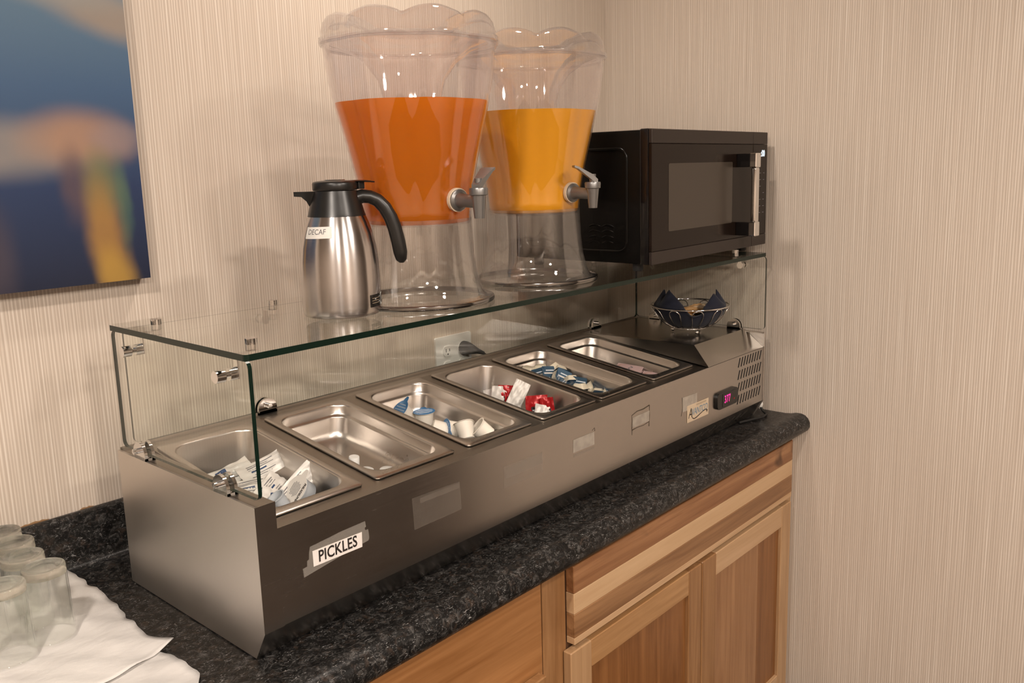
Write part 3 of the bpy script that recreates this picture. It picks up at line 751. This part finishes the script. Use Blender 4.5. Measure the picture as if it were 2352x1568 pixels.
# pan 4: red and white sachets standing on end
GK = 'red and white condiment sachets'
kl = [(.25, .75, .25, .62, 'ink'), (.30, .70, .36, .42, 'ink_white'), (.30, .66, .48, .54, 'ink_white'), (.34, .7, .28, .32, 'ink_white')]
for i, (u, v, wv, rot, fr_, bk_, ln, w_, h_, lb) in enumerate((
    (.079, .215, .034, (1.35, 0, -.2), 'white_foil', 'white_foil', None, .034, .060, 'white sachet standing furthest left among the red ones'),
    (.092, .200, .040, (1.40, .1, -.55), 'white_foil', 'red_foil', None, .040, .066, 'white-backed sachet standing beside the leftmost white one'),
    (.104, .190, .042, (1.35, -.05, -.9), 'red_foil', 'red_foil', kl, .036, .066, 'glossy red sachet with black lettering panel, wedged upright'),
    (.112, .180, .032, (1.2, .1, -.4), 'red_foil', 'white_foil', None, .036, .056, 'low red sachet in front of the tallest white sachet'),
    (.114, .170, .050, (1.20, .35, -.95), 'white_foil', 'red_foil', None, .034, .080, 'tallest white sachet standing in the middle of the red ones'),
    (.124, .120, .036, (1.30, .0, -.45), 'red_foil', 'white_foil', kl, .052, .064, 'red sachet with large black and white printed panel facing out'),
    (.122, .100, .028, (1.15, .2, -.6), 'white_foil', 'white_foil', None, .040, .050, 'white sachet with a pointed corner in front of the printed red one'),
    (.140, .098, .036, (1.45, -.25, -1.0), 'red_foil', 'white_foil', kl, .030, .062, 'narrow red and white striped sachet leaning to the right'),
    (.144, .070, .022, (1.0, .3, .3), 'red_foil', 'red_foil', None, .036, .042, 'crumpled red sachet alone at the front corner'))):
    o = sachet('red_sachet' if 'red' in fr_ else 'white_sachet', w_, h_, .008, fr_, bk_, ln, .4, 40 + i)
    place(tag(o, lb, 'sachet', GK), 3, u, v, wv + .0, rot)

# pan 5: butter tubs
GB = 'butter portion tubs'
def butter(label, u, v, wv, rot, foil=True):
    mb = MB(); r = []
    for (s_, z_) in ((.72, 0), (.74, .0006), (.98, .0125), (1.12, .0128), (1.12, .0134)):
        r.append([(a * s_, b * s_, z_) for a, b in rrect(-.0155, .0155, -.0155, .0155, .004, 3)])
    n = len(r[0]); vs = [p for q in r for p in q]
    fs = [[i * n + j, i * n + (j + 1) % n, (i + 1) * n + (j + 1) % n, (i + 1) * n + j] for i in range(len(r) - 1) for j in range(n)] + [list(range(n))[::-1], [(len(r) - 1) * n + j for j in range(n)]]
    o = mb.add(vs, fs).build('butter_tub', 'butter_plastic', None, smooth=40)
    if foil:
        ld = MB().prism(rrect(-.0180, .0180, -.0180, .0180, .003, 3), 2, .0134, .0139).build('lid', 'navy_foil', o)
        MB().box(-.014, .012, -.001, .0025, .0139, .0141).build('print', 'white_foil', ld)
        MB().box(-.008, .015, .0065, .0090, .0139, .0141).build('print', 'ink_white', ld)
        MB().box(-.016, .010, -.0155, -.0095, .0139, .0141).build('print', 'silver_foil', ld)
    return place(tag(o, label, 'butter tub', GB), 4, u, v, wv, rot)
butter('butter tub upside down, furthest left at the back of its pan', .078, .272, .044, (PI, .1, .3))
butter('butter tub upside down behind the blue-lidded ones at the back', .108, .262, .046, (PI - .2, .1, .5))
butter('butter tub showing its crumpled blue and silver lid, second from the back', .083, .252, .030, (1.5, -.2, -.4))
butter('butter tub turned up so its domed base points back, tallest in the heap', .128, .246, .046, (PI - .6, -.2, .1))
butter('butter tub with a dark navy lid facing out, in the left of the heap', .102, .236, .028, (.95, .1, -.3))
butter('pale butter tub leaning against the tallest one', .138, .226, .042, (2.3, .35, -.4))
butter('butter tub on edge with a triangular white side above its navy lid', .106, .214, .026, (1.2, -.35, .5))
butter('butter tub on its side with its blue foil turned towards the camera, mid heap', .124, .205, .028, (1.3, .35, -.9))
butter('cream butter tub lying base up in the middle of the heap', .122, .180, .036, (2.5, .1, -.3))
butter('butter tub standing on edge, teal foil lid on the left side', .136, .158, .022, (1.45, .0, -1.15))
butter('flat butter tub with greenish foil, right of the tub on edge', .130, .132, .014, (1.3, -.2, .9))
butter('butter tub base up against the front left pan edge', .106, .138, .034, (PI - .3, .2, .2))
butter('butter tub on its side near the front of its pan', .134, .108, .018, (2.1, .15, -.5))
butter('butter tub with a crumpled blue foil lid, frontmost in its pan', .139, .086, .008, (.75, .45, .3))
for i, (u, v, r_) in enumerate(((.07, .275, .1), (.105, .27, .5), (.075, .24, .8), (.11, .236, .2), (.085, .206, .4), (.122, .203, 1.0), (.10, .172, .3), (.085, .14, .7))):
    butter('butter tub at the bottom of the heap, ' + ('furthest left at the back', 'under the tallest tub', 'left of the navy lid', 'under the navy lid', 'left of the heap centre', 'right of the heap centre', 'below the cream tub', 'nearest the front left edge')[i], u, v, .0 if i % 2 else .015, (0, 0, r_), True)

# pan 6: pink packets in two small stacks
GP = 'pink sweetener packets'
def packet(u, v, rz, wv, label, tilt=(0, 0)):
    pk_ = MB().box(-.026, .026, -.033, .033, 0, .0042, .0012, 1).build('pink_packet', 'pink_paper', None, smooth=30)
    MB().box(-.021, .021, -.027, .027, .0042, .0044).build('print', 'pink_paper', pk_)
    MB().tube([(-.012 + .024 * i / 10, .004 * math.sin(i * .7) - .004, .0045) for i in range(11)], [(.0016, .0001)] * 11, 6, flat=(0, 0, 1)).build('print', 'ink_grey', pk_)
    MB().tube([(.017 * math.cos(a), .014 + .012 * math.sin(a), .0045) for a in [PI * .9 * i / 8 - .3 for i in range(9)]], [(.0022, .0001)] * 9, 6, flat=(0, 0, 1)).build('print', 'pale_ink', pk_)
    return place(tag(pk_, label, 'packet', GP), 5, u, v, wv, (tilt[0], tilt[1], rz))
for j in range(6): packet(.117 + .0006 * j, .150 - .001 * (j % 2), .42, .0004 + .0046 * j, ('bottom', 'second lowest', 'third lowest', 'third from the top', 'second from the top')[j] + ' pink packet of the left stack' if j < 5 else 'top pink packet of the left stack with a grey squiggle')
for j in range(5): packet(.131 + .0006 * j, .079, .30 + .04 * j, .0004 + .0046 * j, ('bottom', 'second lowest', 'middle', 'second from the top')[j] + ' pink packet of the lower right stack' if j < 4 else 'top plain pink packet of the lower right stack')

# ------------------------------------------------------------------ drinks dispensers
def dispenser(cx, cy, thc, tap, lab_d, liq):
    base = thing('drink_dispenser', lab_d, 'dispenser', (cx, cy, H2))
    def lob(a):
        return lambda th, i, r, z: (r * (1 - a[i] * (1 - (math.sqrt(math.sin(4 * (th - thc)) ** 2 + .035) - .187) / .83)), z)
    SEG = 160
    # stand
    st = [(.0975, .150), (.0975, .140), (.0985, .118), (.1005, .085), (.1045, .055), (.1105, .030), (.1165, .0150), (.121, .0105), (.1285, .0095), (.1315, .0065), (.1315, .0018), (.129, .0004), (.1215, .0004), (.1195, .0035), (.1145, .0135), (.1080, .029), (.1020, .055), (.0980, .085), (.0960, .118), (.0950, .150)]
    am = [.014, .016, .022, .030, .034, .028, .012, .002] + [0] * 5 + [.002, .018, .028, .034, .030, .022, .016]
    MB().lathe(st, SEG, fr=lob(am), close=True).build('stand', 'stand_plastic', base, smooth=60)
    MB().lathe([(.1265, .0001), (.1325, .0008), (.1335, .004), (.1325, .0078), (.1275, .0090), (.1262, .004)], 96, close=True).build('stand_rim', 'chrome_dark', base, smooth=60)
    # vessel
    vo = [(0, .1385), (.085, .1385), (.0935, .1400), (.0970, .146), (.0985, .165), (.1005, .185), (.1075, .222), (.1165, .262), (.1275, .308), (.1385, .350), (.1455, .388), (.1500, .425), (.1525, .452)]
    va = [0, .005, .012, .018, .024, .03, .036, .04, .042, .042, .042, .042, .040]
    inn = [(max(0, r - .0028), z + (.003 if i < 3 else 0)) for i, (r, z) in enumerate(vo)][::-1]
    MB().lathe(vo + inn, SEG, fr=lob(va + va[::-1])).build('vessel', 'clear_plastic', base, smooth=60)
    # liquid
    top = liq['top'] - H2
    lo = [(max(0, r - .0033), z + (.0035 if i < 3 else 0)) for i, (r, z) in enumerate(vo) if z < top]; la = va[:len(lo)]
    i1 = len(lo); r0, z0 = vo[i1 - 1]; r1, z1 = vo[i1]; rr = r0 + (r1 - r0) * (top - z0) / (z1 - z0) - .0033
    lo += [(rr, top), (rr - .004, top + .0002), (0, top + .0002)]; la += [va[i1], va[i1], 0]
    lq = MB().lathe(lo, SEG, fr=lob(la)).build(liq['name'], liq['mat'], None, smooth=60, loc=(cx, cy, H2))
    tag(lq, liq['label'], 'drink')
    # ice core
    co = [(0, .208), (.036, .208), (.043, .2105), (.0455, .2165), (.047, .300), (.050, .350), (.060, .388), (.082, .418), (.112, .438), (.140, .4465)]
    ca = [0, 0, 0, 0, 0, .02, .06, .10, .10, .04]
    MB().lathe(co, SEG, fr=lob(ca)).build('ice_core', 'clear_plastic', base, smooth=60)
    # lid: eight-lobed dome with a stepped rim
    lo_ = [(.1500, .4480), (.1560, .4480), (.1570, .4500), (.1570, .4555), (.1535, .4570), (.1530, .4650), (.1500, .4790), (.1430, .4895), (.1320, .4955), (.1180, .4960), (.102, .4900), (.086, .4790), (.075, .4700), (.060, .4665), (0, .4665)]
    la_ = [.03, .03, .03, .03, .04, .048, .058, .065, .07, .07, .06, .04, .02, 0, 0]
    lz_ = [0, 0, 0, 0, 0, .05, .15, .25, .34, .38, .32, .2, .05, 0, 0]
    def lf(th, i, r, z):
        s_ = abs(math.sin(4 * (th - thc))) ** .7
        return r * (1 - la_[i] * (1 - s_)), .4570 + (z - .4570) * (1 - lz_[i] * (1 - s_)) if z > .457 else z
    MB().lathe(lo_, SEG, fr=lf).build('lid', 'lid_plastic', base, smooth=70)
    MB().lathe([(.1520, .4440), (.1550, .4440), (.1555, .4485), (.1520, .4485)], SEG, fr=lob([.04] * 4), close=True).build('lid_rim', 'lid_plastic', base, smooth=50)
    # tap at the front
    tx, tz = tap['x'] - cx, .183
    ry = -math.sqrt(.0985 ** 2 - tx ** 2) if abs(tx) < .09 else -.09
    by = ry - .062
    tp_ = MB(); ux = tap.get('dx', -.010)
    P = lambda f, dz=0: (tx + ux * f, ry + (by - ry) * f, tz - .003 * f + dz)
    tp_.tube([P(.10), P(.16), P(.20), P(.30), P(1.0)], [.0185, .0185, .0135, .0115, .0105], 20)
    b = P(1.0); bx, by_ = b[0], b[1]
    tp_.lathe([(0, -.030), (.0085, -.030), (.0105, -.010), (.0125, .008), (.0155, .009), (.0160, .018), (.0150, .0205), (.0, .0205)], 24, (bx, by_, tz))
    tp_.cyl((bx, by_, tz + .020), (bx, by_, tz + .036), .0065, 14)
    ta = tp_.build('tap', 'tap_grey', base, smooth=45)
    a = tap['lever']; d = Vector((math.cos(a), math.sin(a), 0)); s_ = Vector((-d.y, d.x, 0)); c = Vector((bx, by_, tz + .030))
    lv = MB(); pts = []
    for f, hw, dz, th in ((-.009, .008, -.004, .012), (.002, .0085, .006, .012), (.030, .0125, .021, .0045), (.038, .0125, .0235, .004)):
        for q in (-1, 1):
            for e in (0, 1): pts.append(c + d * f + s_ * hw * q + Vector((0, 0, dz - th * (e))))
    fs = []
    for i in range(3):
        o_ = i * 4; fs += [[o_, o_ + 4, o_ + 6, o_ + 2], [o_ + 1, o_ + 3, o_ + 7, o_ + 5], [o_, o_ + 1, o_ + 5, o_ + 4], [o_ + 2, o_ + 6, o_ + 7, o_ + 3]]
    fs += [[0, 2, 3, 1], [12, 13, 15, 14]]
    lv.add(pts, fs).build('tap_lever', 'tap_grey', ta, smooth=30)
    sr = MB(); sr.tube([P(.0), P(.11)], [.0205, .0205], 24); sr.build('tap_washer', 'seal_ring', ta, smooth=40)
    return base
dispenser(.46, -.26, math.radians(-136.3), dict(x=.461, lever=math.radians(15), dx=-.008), 'clear scalloped drink dispenser of iced tea standing behind the steel pitcher', dict(name='iced_tea', mat='iced_tea', top=.800, label='amber iced tea filling the front dispenser'))
dispenser(.80, -.242, math.radians(-133.8), dict(x=.801, lever=math.radians(140), dx=-.008), 'clear scalloped drink dispenser of orange juice standing beside the microwave', dict(name='orange_juice', mat='orange_juice', top=.7945, label='opaque orange juice filling the rear dispenser'))

# ------------------------------------------------------------------ steel pitcher
pt = thing('vacuum_pitcher', 'brushed steel vacuum coffee pitcher with black handle and lid on the glass shelf', 'pitcher', (.29, -.25, H2), 0)
pp = [(0, 0), (.060, 0), (.0625, .0012), (.0645, .006), (.0652, .015), (.0655, .05), (.0645, .090), (.0620, .113), (.0575, .135), (.0520, .152), (.0472, .1635)]
MB().lathe(pp + [(.044, .1635), (0, .1635)], 72).build('body', 'steel_pitcher', pt, smooth=50)
MB().lathe([(.046, .1637), (.0476, .1637), (.0460, .168), (.0430, .180), (.0385, .194), (.0358, .2045), (.0345, .2048), (0, .2048)], 56).build('collar', 'black_plastic', pt, smooth=50)
plid = MB().lathe([(0, .2055), (.0360, .2055), (.0368, .2075), (.0368, .2165), (.0355, .2190), (.030, .2205), (.018, .2215), (0, .2218)], 48).build('lid', 'black_plastic', pt, smooth=50)
MB().lathe([(0, .2220), (.017, .2216), (.0165, .2226), (0, .2232)], 32).build('lid_button', 'chrome_dark', plid, smooth=50)
rv = Vector((.803, -.597, 0)); pv = Vector((.597, .803, 0)); up = Vector((0, 0, 1))
def PP(a, z, b=0): return rv * a + pv * b + up * z
MB().tube([PP(.018, .2195), PP(.036, .2195), PP(.052, .2190), PP(.0645, .2175)], [(.015, .0018), (.012, .0020), (.011, .0018), (.009, .0012)], 16, flat=(0, 0, 1)).build('thumb_lever', 'black_plastic', plid, smooth=50)
MB().box(-.006, .006, -.006, .006, -.006, .006, .001, 1).build('lid_hinge', 'black_plastic', plid, loc=PP(.040, .2125))
sp = MB()
prs = [(-.030, .2045, .012, .0), (-.043, .2035, .010, .010), (-.052, .2040, .0085, .0045), (-.0665, .2045, .0075, .003)]
for (a, zt_, hw, dn) in prs: pass
vs = []; 
for (a, zt_, hw, dn) in ((-.030, .2045, .014, .040), (-.040, .2045, .012, .030), (-.047, .2045, .010, .016), (-.055, .2045, .008, .0085), (-.0665, .2045, .006, .0075)):
    vs += [PP(a, zt_, hw), PP(a, zt_, -hw), PP(a, zt_ - dn, -hw * .35), PP(a, zt_ - dn, hw * .35)]
fs = [[0, 1, 2, 3], [16, 19, 18, 17]]
for i in range(4):
    for k in range(4): fs.append([i * 4 + k, i * 4 + (k + 1) % 4, i * 4 + 4 + (k + 1) % 4, i * 4 + 4 + k])
sp.add(vs, fs).build('spout', 'black_plastic', pt, smooth=30)
hp = [(.034, .192), (.044, .1945), (.056, .193), (.068, .187), (.079, .175), (.088, .158), (.094, .140), (.0985, .118), (.1015, .098), (.1025, .086), (.1025, .081)]
hr = [(.012, .016), (.0115, .0115), (.011, .0085), (.0112, .0085), (.0115, .0087), (.0118, .0088), (.012, .0088), (.012, .0090), (.0118, .0085), (.009, .006), (.004, .003)]
MB().tube([PP(a, z) for a, z in hp], hr, 18, flat=tuple(pv)).build('handle', 'black_plastic', pt, smooth=60)
def pr_at(z):
    for (r0, z0), (r1, z1) in zip(pp[1:], pp[2:]):
        if z0 <= z <= z1: return r0 + (r1 - r0) * (z - z0) / max(1e-6, z1 - z0)
    return .05
def wrap(off, ang0, zc):
    def f(a, b):
        z = zc + b; r = pr_at(z); th = ang0 + a / .056
        d = -pv * math.cos(th) + rv * math.sin(th)
        return tuple(d * (r + off) + up * z)
    return f
f = wrap(.0005, math.radians(-35), .1395)
lb_ = MB().grid(lambda a, b: f((a - .5) * .050, (b - .5) * .0185 + (a - .5) * .0012), 16, 3).build('name_label', 'paper', pt, fix=False)
f2 = wrap(.0008, math.radians(-37), .1405)
text_obj('lettering', 'DECAF', .0118, lambda a, b: f2(a * .95, b + a * .02), 'ink_grey', lb_)
f = wrap(.0004, math.radians(57), .024)
lb2 = MB().grid(lambda a, b: f((a - .5) * .025, (b - .5) * .0205), 8, 2).build('maker_sticker', 'black_gloss', pt, fix=False)
for j in range(3): MB().grid(lambda a, b: wrap(.0006, math.radians(57), .024)((a - .5) * .018, -.004 + j * .004 + b * .0008), 8, 1).build('print', 'ink_tan', lb2, fix=False)
f = wrap(.0004, math.radians(84), .025)
lb3 = MB().grid(lambda a, b: f((a - .5) * .022, (b - .5) * .020), 8, 2).build('approval_sticker', 'paper', pt, fix=False)
fr_ = wrap(.0006, math.radians(82), .025)
dm = MB(); dm.add([fr_(0, 0)] + [fr_(.0085 * math.cos(2 * PI * i / 24), .0085 * math.sin(2 * PI * i / 24)) for i in range(24)], [[0, i + 1, (i + 1) % 24 + 1] for i in range(24)]); dm.build('print', 'ink', lb3, fix=False)
text_obj('lettering', 'NSF', .0085, lambda a, b: wrap(.0008, math.radians(82), .025)(a * .8, b), 'paper', lb3)

# ------------------------------------------------------------------ microwave
mrz = math.atan2(.0137, .575)
mw = thing('microwave', 'black countertop microwave with chrome door handle on the glass shelf', 'microwave', (1.0, -.4007, H2), mrz)
W_ = .575; z0, z1 = .0185, .3105; D_ = .385
MB().box(.004, W_ - .004, .026, D_, z0, z1 - .002, .004, 2).build('case', 'black_enamel', mw, smooth=30)
MB().box(.0, W_, .004, .0262, z0 - .0005, z1, .003, 2).build('front_frame', 'black_gloss', mw, smooth=30)
for fx in (.03, W_ - .03):
    for fy in (.05, D_ - .05):
        MB().lathe([(0, .0004), (.010, .0004), (.012, .003), (.012, z0 + .001), (0, z0 + .001)], 16, (fx, fy, 0)).build('foot', 'rubber', mw, smooth=40)
SPL = .490
dz0, dz1 = z0 + .0285, z1 - .032
dor = MB().box(.001, SPL - .001, -.004, .004, dz0, dz1, .0008, 1).build('door', 'mw_door', mw, smooth=30)
MB().box(.001, SPL - .001, -.0042, .004, dz1 + .0006, z1 - .001, .001, 1).build('trim_strip', 'mw_trim', dor, smooth=30)
MB().box(.001, SPL - .001, -.0042, .004, z0, dz0 - .0006, .001, 1).build('trim_strip', 'mw_trim', dor, smooth=30)
MB().prism(rrect(.071, .376, .087, .236, .004), 1, -.0044, -.0038).build('window', 'mw_window', dor)
cpn = MB().box(SPL + .001, W_ - .001, -.004, .004, dz0, dz1, .0008, 1).build('control_panel', 'mw_door', mw, smooth=30)
MB().box(SPL + .001, W_ - .001, -.0042, .004, dz1 + .0006, z1 - .001, .001, 1).build('trim_strip', 'mw_trim', cpn, smooth=30)
MB().box(SPL + .001, W_ - .001, -.0042, .004, z0, dz0 - .0006, .001, 1).build('trim_strip', 'mw_trim', cpn, smooth=30)
text_obj('digits', ':00', .023, lambda a, b: (.546 + a * .80, -.0046, .2552 + b), 'led_white', cpn, bold=.0004)
for j in range(7):
    for i in range(3):
        if (i + j) % 5 == 4: continue
        MB().box(.508 + i * .021, .516 + i * .021, -.0044, -.0040, .205 - j * .017, .2066 - j * .017).build('key_mark', 'ink_grey', cpn)
hd = MB().box(.3985, .4205, -.0560, -.0420, .086, .222, .005, 4).build('handle', 'chrome', dor, smooth=60)
for za, zb_ in ((.2215, .256), (.053, .088)):
    MB().box(.396, .423, -.0565, -.0395, za, zb_, .0015, 1).build('handle_cap', 'chrome', hd, smooth=30)
    MB().box(.3975, .4215, -.0395, -.0042, za + .001, zb_ - .001, .001, 1).build('handle_post', 'black_gloss', hd, smooth=30)
# embossed left side: raised frame and louvres
em = [(.052, .045), (.052, .272), (.36, .272), (.36, .045)]
ring = [(0, *q) for q in rrect(.062, .355, .045, .270, .022, 5)]
MB().tube([(.0042, a, b) for _, a, b in ring], [(.0035, .003)] * len(ring), 8, closed=True).build('side_emboss', 'black_enamel', mw, smooth=60)
for i in range(2):
    for j in range(4):
        y0 = .098 + i * .036; zc = .062 + j * .0125
        MB().tube([(.004, y0 + .030 * q / 8, zc + .0035 * math.sin(PI * q / 8)) for q in range(9)], [(.0016 + .002 * math.sin(PI * q / 8), .002) for q in range(9)], 8).build('louvre', 'black_enamel', mw, smooth=60)

# ------------------------------------------------------------------ wire bowl with napkin and packets
BX, BY, BZ = 1.405, -.262, .2428
wbw = thing('wire_bowl', 'round chrome wire bowl on the compressor cover', 'bowl', (BX, BY, BZ))
RR, RB = .103, .045; ZR, ZB_ = .072, .0155
MB().tube([(RR * math.cos(a), RR * math.sin(a), ZR) for a in [2 * PI * i / 64 for i in range(64)]], .0020, 8, closed=True).build('rim', 'chrome', wbw, smooth=60)
MB().tube([(RB * math.cos(a), RB * math.sin(a), ZB_ - .002) for a in [2 * PI * i / 48 for i in range(48)]], .0018, 8, closed=True).build('base_ring', 'chrome', wbw, smooth=60)
for k in range(10):
    a0 = 2 * PI * k / 10 + .12; pts = []
    def bp(a, f):
        r = RB + (RR - RB) * (.55 * math.sin(f * PI / 2) + .45 * f) * .985; z = ZB_ + (ZR - ZB_) * (1 - math.cos(f * PI / 2)) ** .85 if f > 0 else ZB_
        return (r * math.cos(a), r * math.sin(a), z)
    h = .155
    for i in range(9): pts.append(bp(a0 - h * (.75 + .25 * i / 8), .0 + .78 * i / 8))
    for i in range(1, 8): 
        q = PI - PI * i / 8; pts.append(bp(a0 + h * math.cos(q), .78 + .19 * math.sin(q)))
    for i in range(8, -1, -1): pts.append(bp(a0 + h * (.75 + .25 * i / 8), .0 + .78 * i / 8))
    MB().tube(pts, .0012, 6).build('wire_loop', 'chrome', wbw, smooth=60)
for k in range(3):
    a = 2 * PI * k / 3 + math.radians(-125) ; MB().sphere((RB * math.cos(a), RB * math.sin(a), .0055), .0055, 14).build('ball_foot', 'chrome', wbw, smooth=60)
# napkin: pressed into the bowl, two corners standing up left and right, front sagging open
nk = MB(); NU, NV = 72, 22
def bowl_pt(f):
    return (RB + (RR - RB) * (.55 * math.sin(f * PI / 2) + .45 * f) * .985, ZB_ + (ZR - ZB_) * (1 - math.cos(f * PI / 2)) ** .85 if f > 0 else ZB_)
def bump_(d, w_): return max(0.0, 1 - abs((d + PI) % (2 * PI) - PI) / w_)
def naptop(ph):
    h = -.016 + .006 * math.sin(3 * ph)
    h = max(h, -.024 + .070 * bump_(ph - 3.66, 1.12), -.022 + .068 * bump_(ph - 3.18, .70), -.024 + .060 * bump_(ph + .66, .95), -.022 + .064 * bump_(ph + .10, .50))
    h -= .012 * bump_(ph + 1.62, .40)
    return h
def napf(u, v):
    ph = 2 * PI * u; top = ZR + naptop(ph)
    fl = .0012 * math.sin(ph * 9) * v
    if v < .62:
        f = v / .62; r, z = bowl_pt(max(0, f * 1.0 - .12)) if f > .12 else (RB * f / .12, ZB_)
        z = min(z, top) ; r = r - .0045
        if z >= top - 1e-6: r = max(.03, r - .004)
        z += .0022
    else:
        g = (v - .62) / .38; r = .094 - .026 * g ** 1.2 * (1 if top > ZR else .5); z = ZR + (top - ZR) * g if top > ZR else top + .0022
    return tuple(crv_ * (r + fl) * math.cos(ph) + cv_ * (r + fl) * math.sin(ph) + Vector((0, 0, z)))
cv_ = Vector((.757, .653, 0)); crv_ = Vector((.653, -.757, 0))
nap = nk.grid(napf, NU, NV).build('cloth_napkin', 'navy_cloth', None, smooth=60, fix=False)
nap.location = (BX, BY, BZ); nap.rotation_euler = (0, 0, 0)
sm = nap.modifiers.new('thickness', 'SOLIDIFY'); sm.thickness = .0014; sm.offset = 1
tag(nap, 'navy blue cloth napkin lining the wire bowl with its corners up', 'napkin')
cv = Vector((.757, .653, 0)); crv = Vector((.653, -.757, 0))
GX = 'cracker packets in the bowl'
for i, (a, b, z, rz, ry, m, lb) in enumerate(((.020, .022, .060, .2, -.15, 'cracker_wrap_pale', 'tan wrapped crackers lying on top at the back of the bowl'), (.006, .006, .056, -.2, .05, 'cracker_wrap', 'orange-brown wrapped crackers in the middle of the bowl'), (-.018, -.020, .050, .9, .5, 'cracker_wrap_pale', 'clear-ended cracker packet tucked down at the front of the bowl'), (.0, .0, .040, 1.2, .1, 'cracker_wrap', 'cracker packet lowest in the bowl'))):
    o = sachet('cracker_packet', .066, .034, .016, m, m, [(.25, .75, .3, .7, 'cracker_wrap')], .0, 70 + i)
    o.location = Vector((BX, BY, BZ)) + crv * a + cv * b + Vector((0, 0, z)); o.rotation_euler = (.15, ry, math.atan2(crv.y, crv.x) + rz)
    tag(o, lb, 'packet', GX)

# ------------------------------------------------------------------ white cloth and tumblers
tw = thing('table_linen', 'white cloth folded on the counter under the upturned glasses', 'cloth', (0, 0, 0))
def wob(x, y): return .0016 * math.sin(x * 31 + y * 17) + .0014 * math.sin(y * 43 - x * 21 + 1) + .0010 * math.sin(x * 90 + y * 70)
up_edge = [(.128, -.062), (.10, -.060), (.06, -.056), (.035, -.058), (-.03, -.057), (-.08, -.062), (-.127, -.068), (-.17, -.073), (-.205, -.074), (-.225, -.066), (-.250, -.054)]
def edge_x(y, tab):
    for (ya, xa), (yb, xb) in zip(tab, tab[1:]):
        if yb <= y <= ya: return xa + (xb - xa) * (ya - y) / (ya - yb)
    return tab[-1][1] if y < tab[-1][0] else tab[0][1]
def layer(tab, y0, y1, zb, curl, skew):
    def f(u, v):
        y = y0 + (y1 - y0) * v
        xe = edge_x(y, tab) + .0011 * math.sin(y * 150) * (1 + math.sin(y * 37)) + .0012 * math.sin(y * 67 + 1)
        x = -.62 + (xe + .62) * u
        yy = y + skew(x) * v ** 4
        e = max(0, 1 - (1 - u) * 14) ; e2 = max(0, 1 - (1 - v) * 12)
        z = zb + wob(x, yy) * (.5 + .5 * (1 - e)) + .003 * max(e, e2) * curl * (1 + .7 * math.sin(yy * 80 + x * 60)) - .0018 * e * (1 - curl)
        return (x, yy, max(.0012, z))
    return f
ul = MB().grid(layer(up_edge, .128, -.252, .0072, .6, lambda x: -.035 * min(1, max(0, (-.055 - x) / .12)) ** .7 - .0 * x), 60, 60).build('upper_layer', 'white_cloth', tw, smooth=70, fix=False)
low_edge = [(.10, -.075), (-.20, -.085), (-.262, -.080), (-.30, -.072), (-.33, -.074), (-.355, -.070), (-.375, -.082), (-.41, -.10)]
ll = MB().grid(layer(low_edge, .10, -.43, .0028, .9, lambda x: 0), 50, 60).build('lower_layer', 'white_cloth', tw, smooth=70, fix=False)
for o in (ul, ll):
    sm = o.modifiers.new('thickness', 'SOLIDIFY'); sm.thickness = .0010; sm.offset = -1
def tumbler(x, y, label):
    t = thing('glass_tumbler', label, 'glass', (x, y, .0106), 0, 'upturned glass tumblers')
    h = .112
    MB().lathe([(.0330, .0), (.0337, .0008), (.0334, .003), (.0300, h - .014), (.0278, h - .015), (.0313, .003), (.0318, .0008)], 48, close=True).build('wall', 'tumbler_glass', t, smooth=60)
    MB().lathe([(0, h - .0165), (.020, h - .0160), (.0272, h - .0145), (.0300, h - .0135), (.0298, h - .003), (.0288, h - .0008), (.0262, h), (.0235, h - .0008), (.0215, h - .0035), (.012, h - .0050), (0, h - .0055)], 48).build('thick_base', 'tumbler_foot', t, smooth=60)
    return t
tumbler(-.1665, -.0995, 'upturned glass tumbler standing at the front right of the group')
tumbler(-.172, -.033, 'upturned glass tumbler directly behind the front right one')
tumbler(-.163, .0315, 'upturned glass tumbler third from the front in the right row')
tumbler(-.161, .094, 'upturned glass tumbler nearest the backsplash')
tumbler(-.2275, -.1165, 'upturned glass tumbler cut off by the left photo edge, nearest the camera')
tumbler(-.240, -.050, 'upturned glass tumbler behind the cut-off one, only its rim showing')
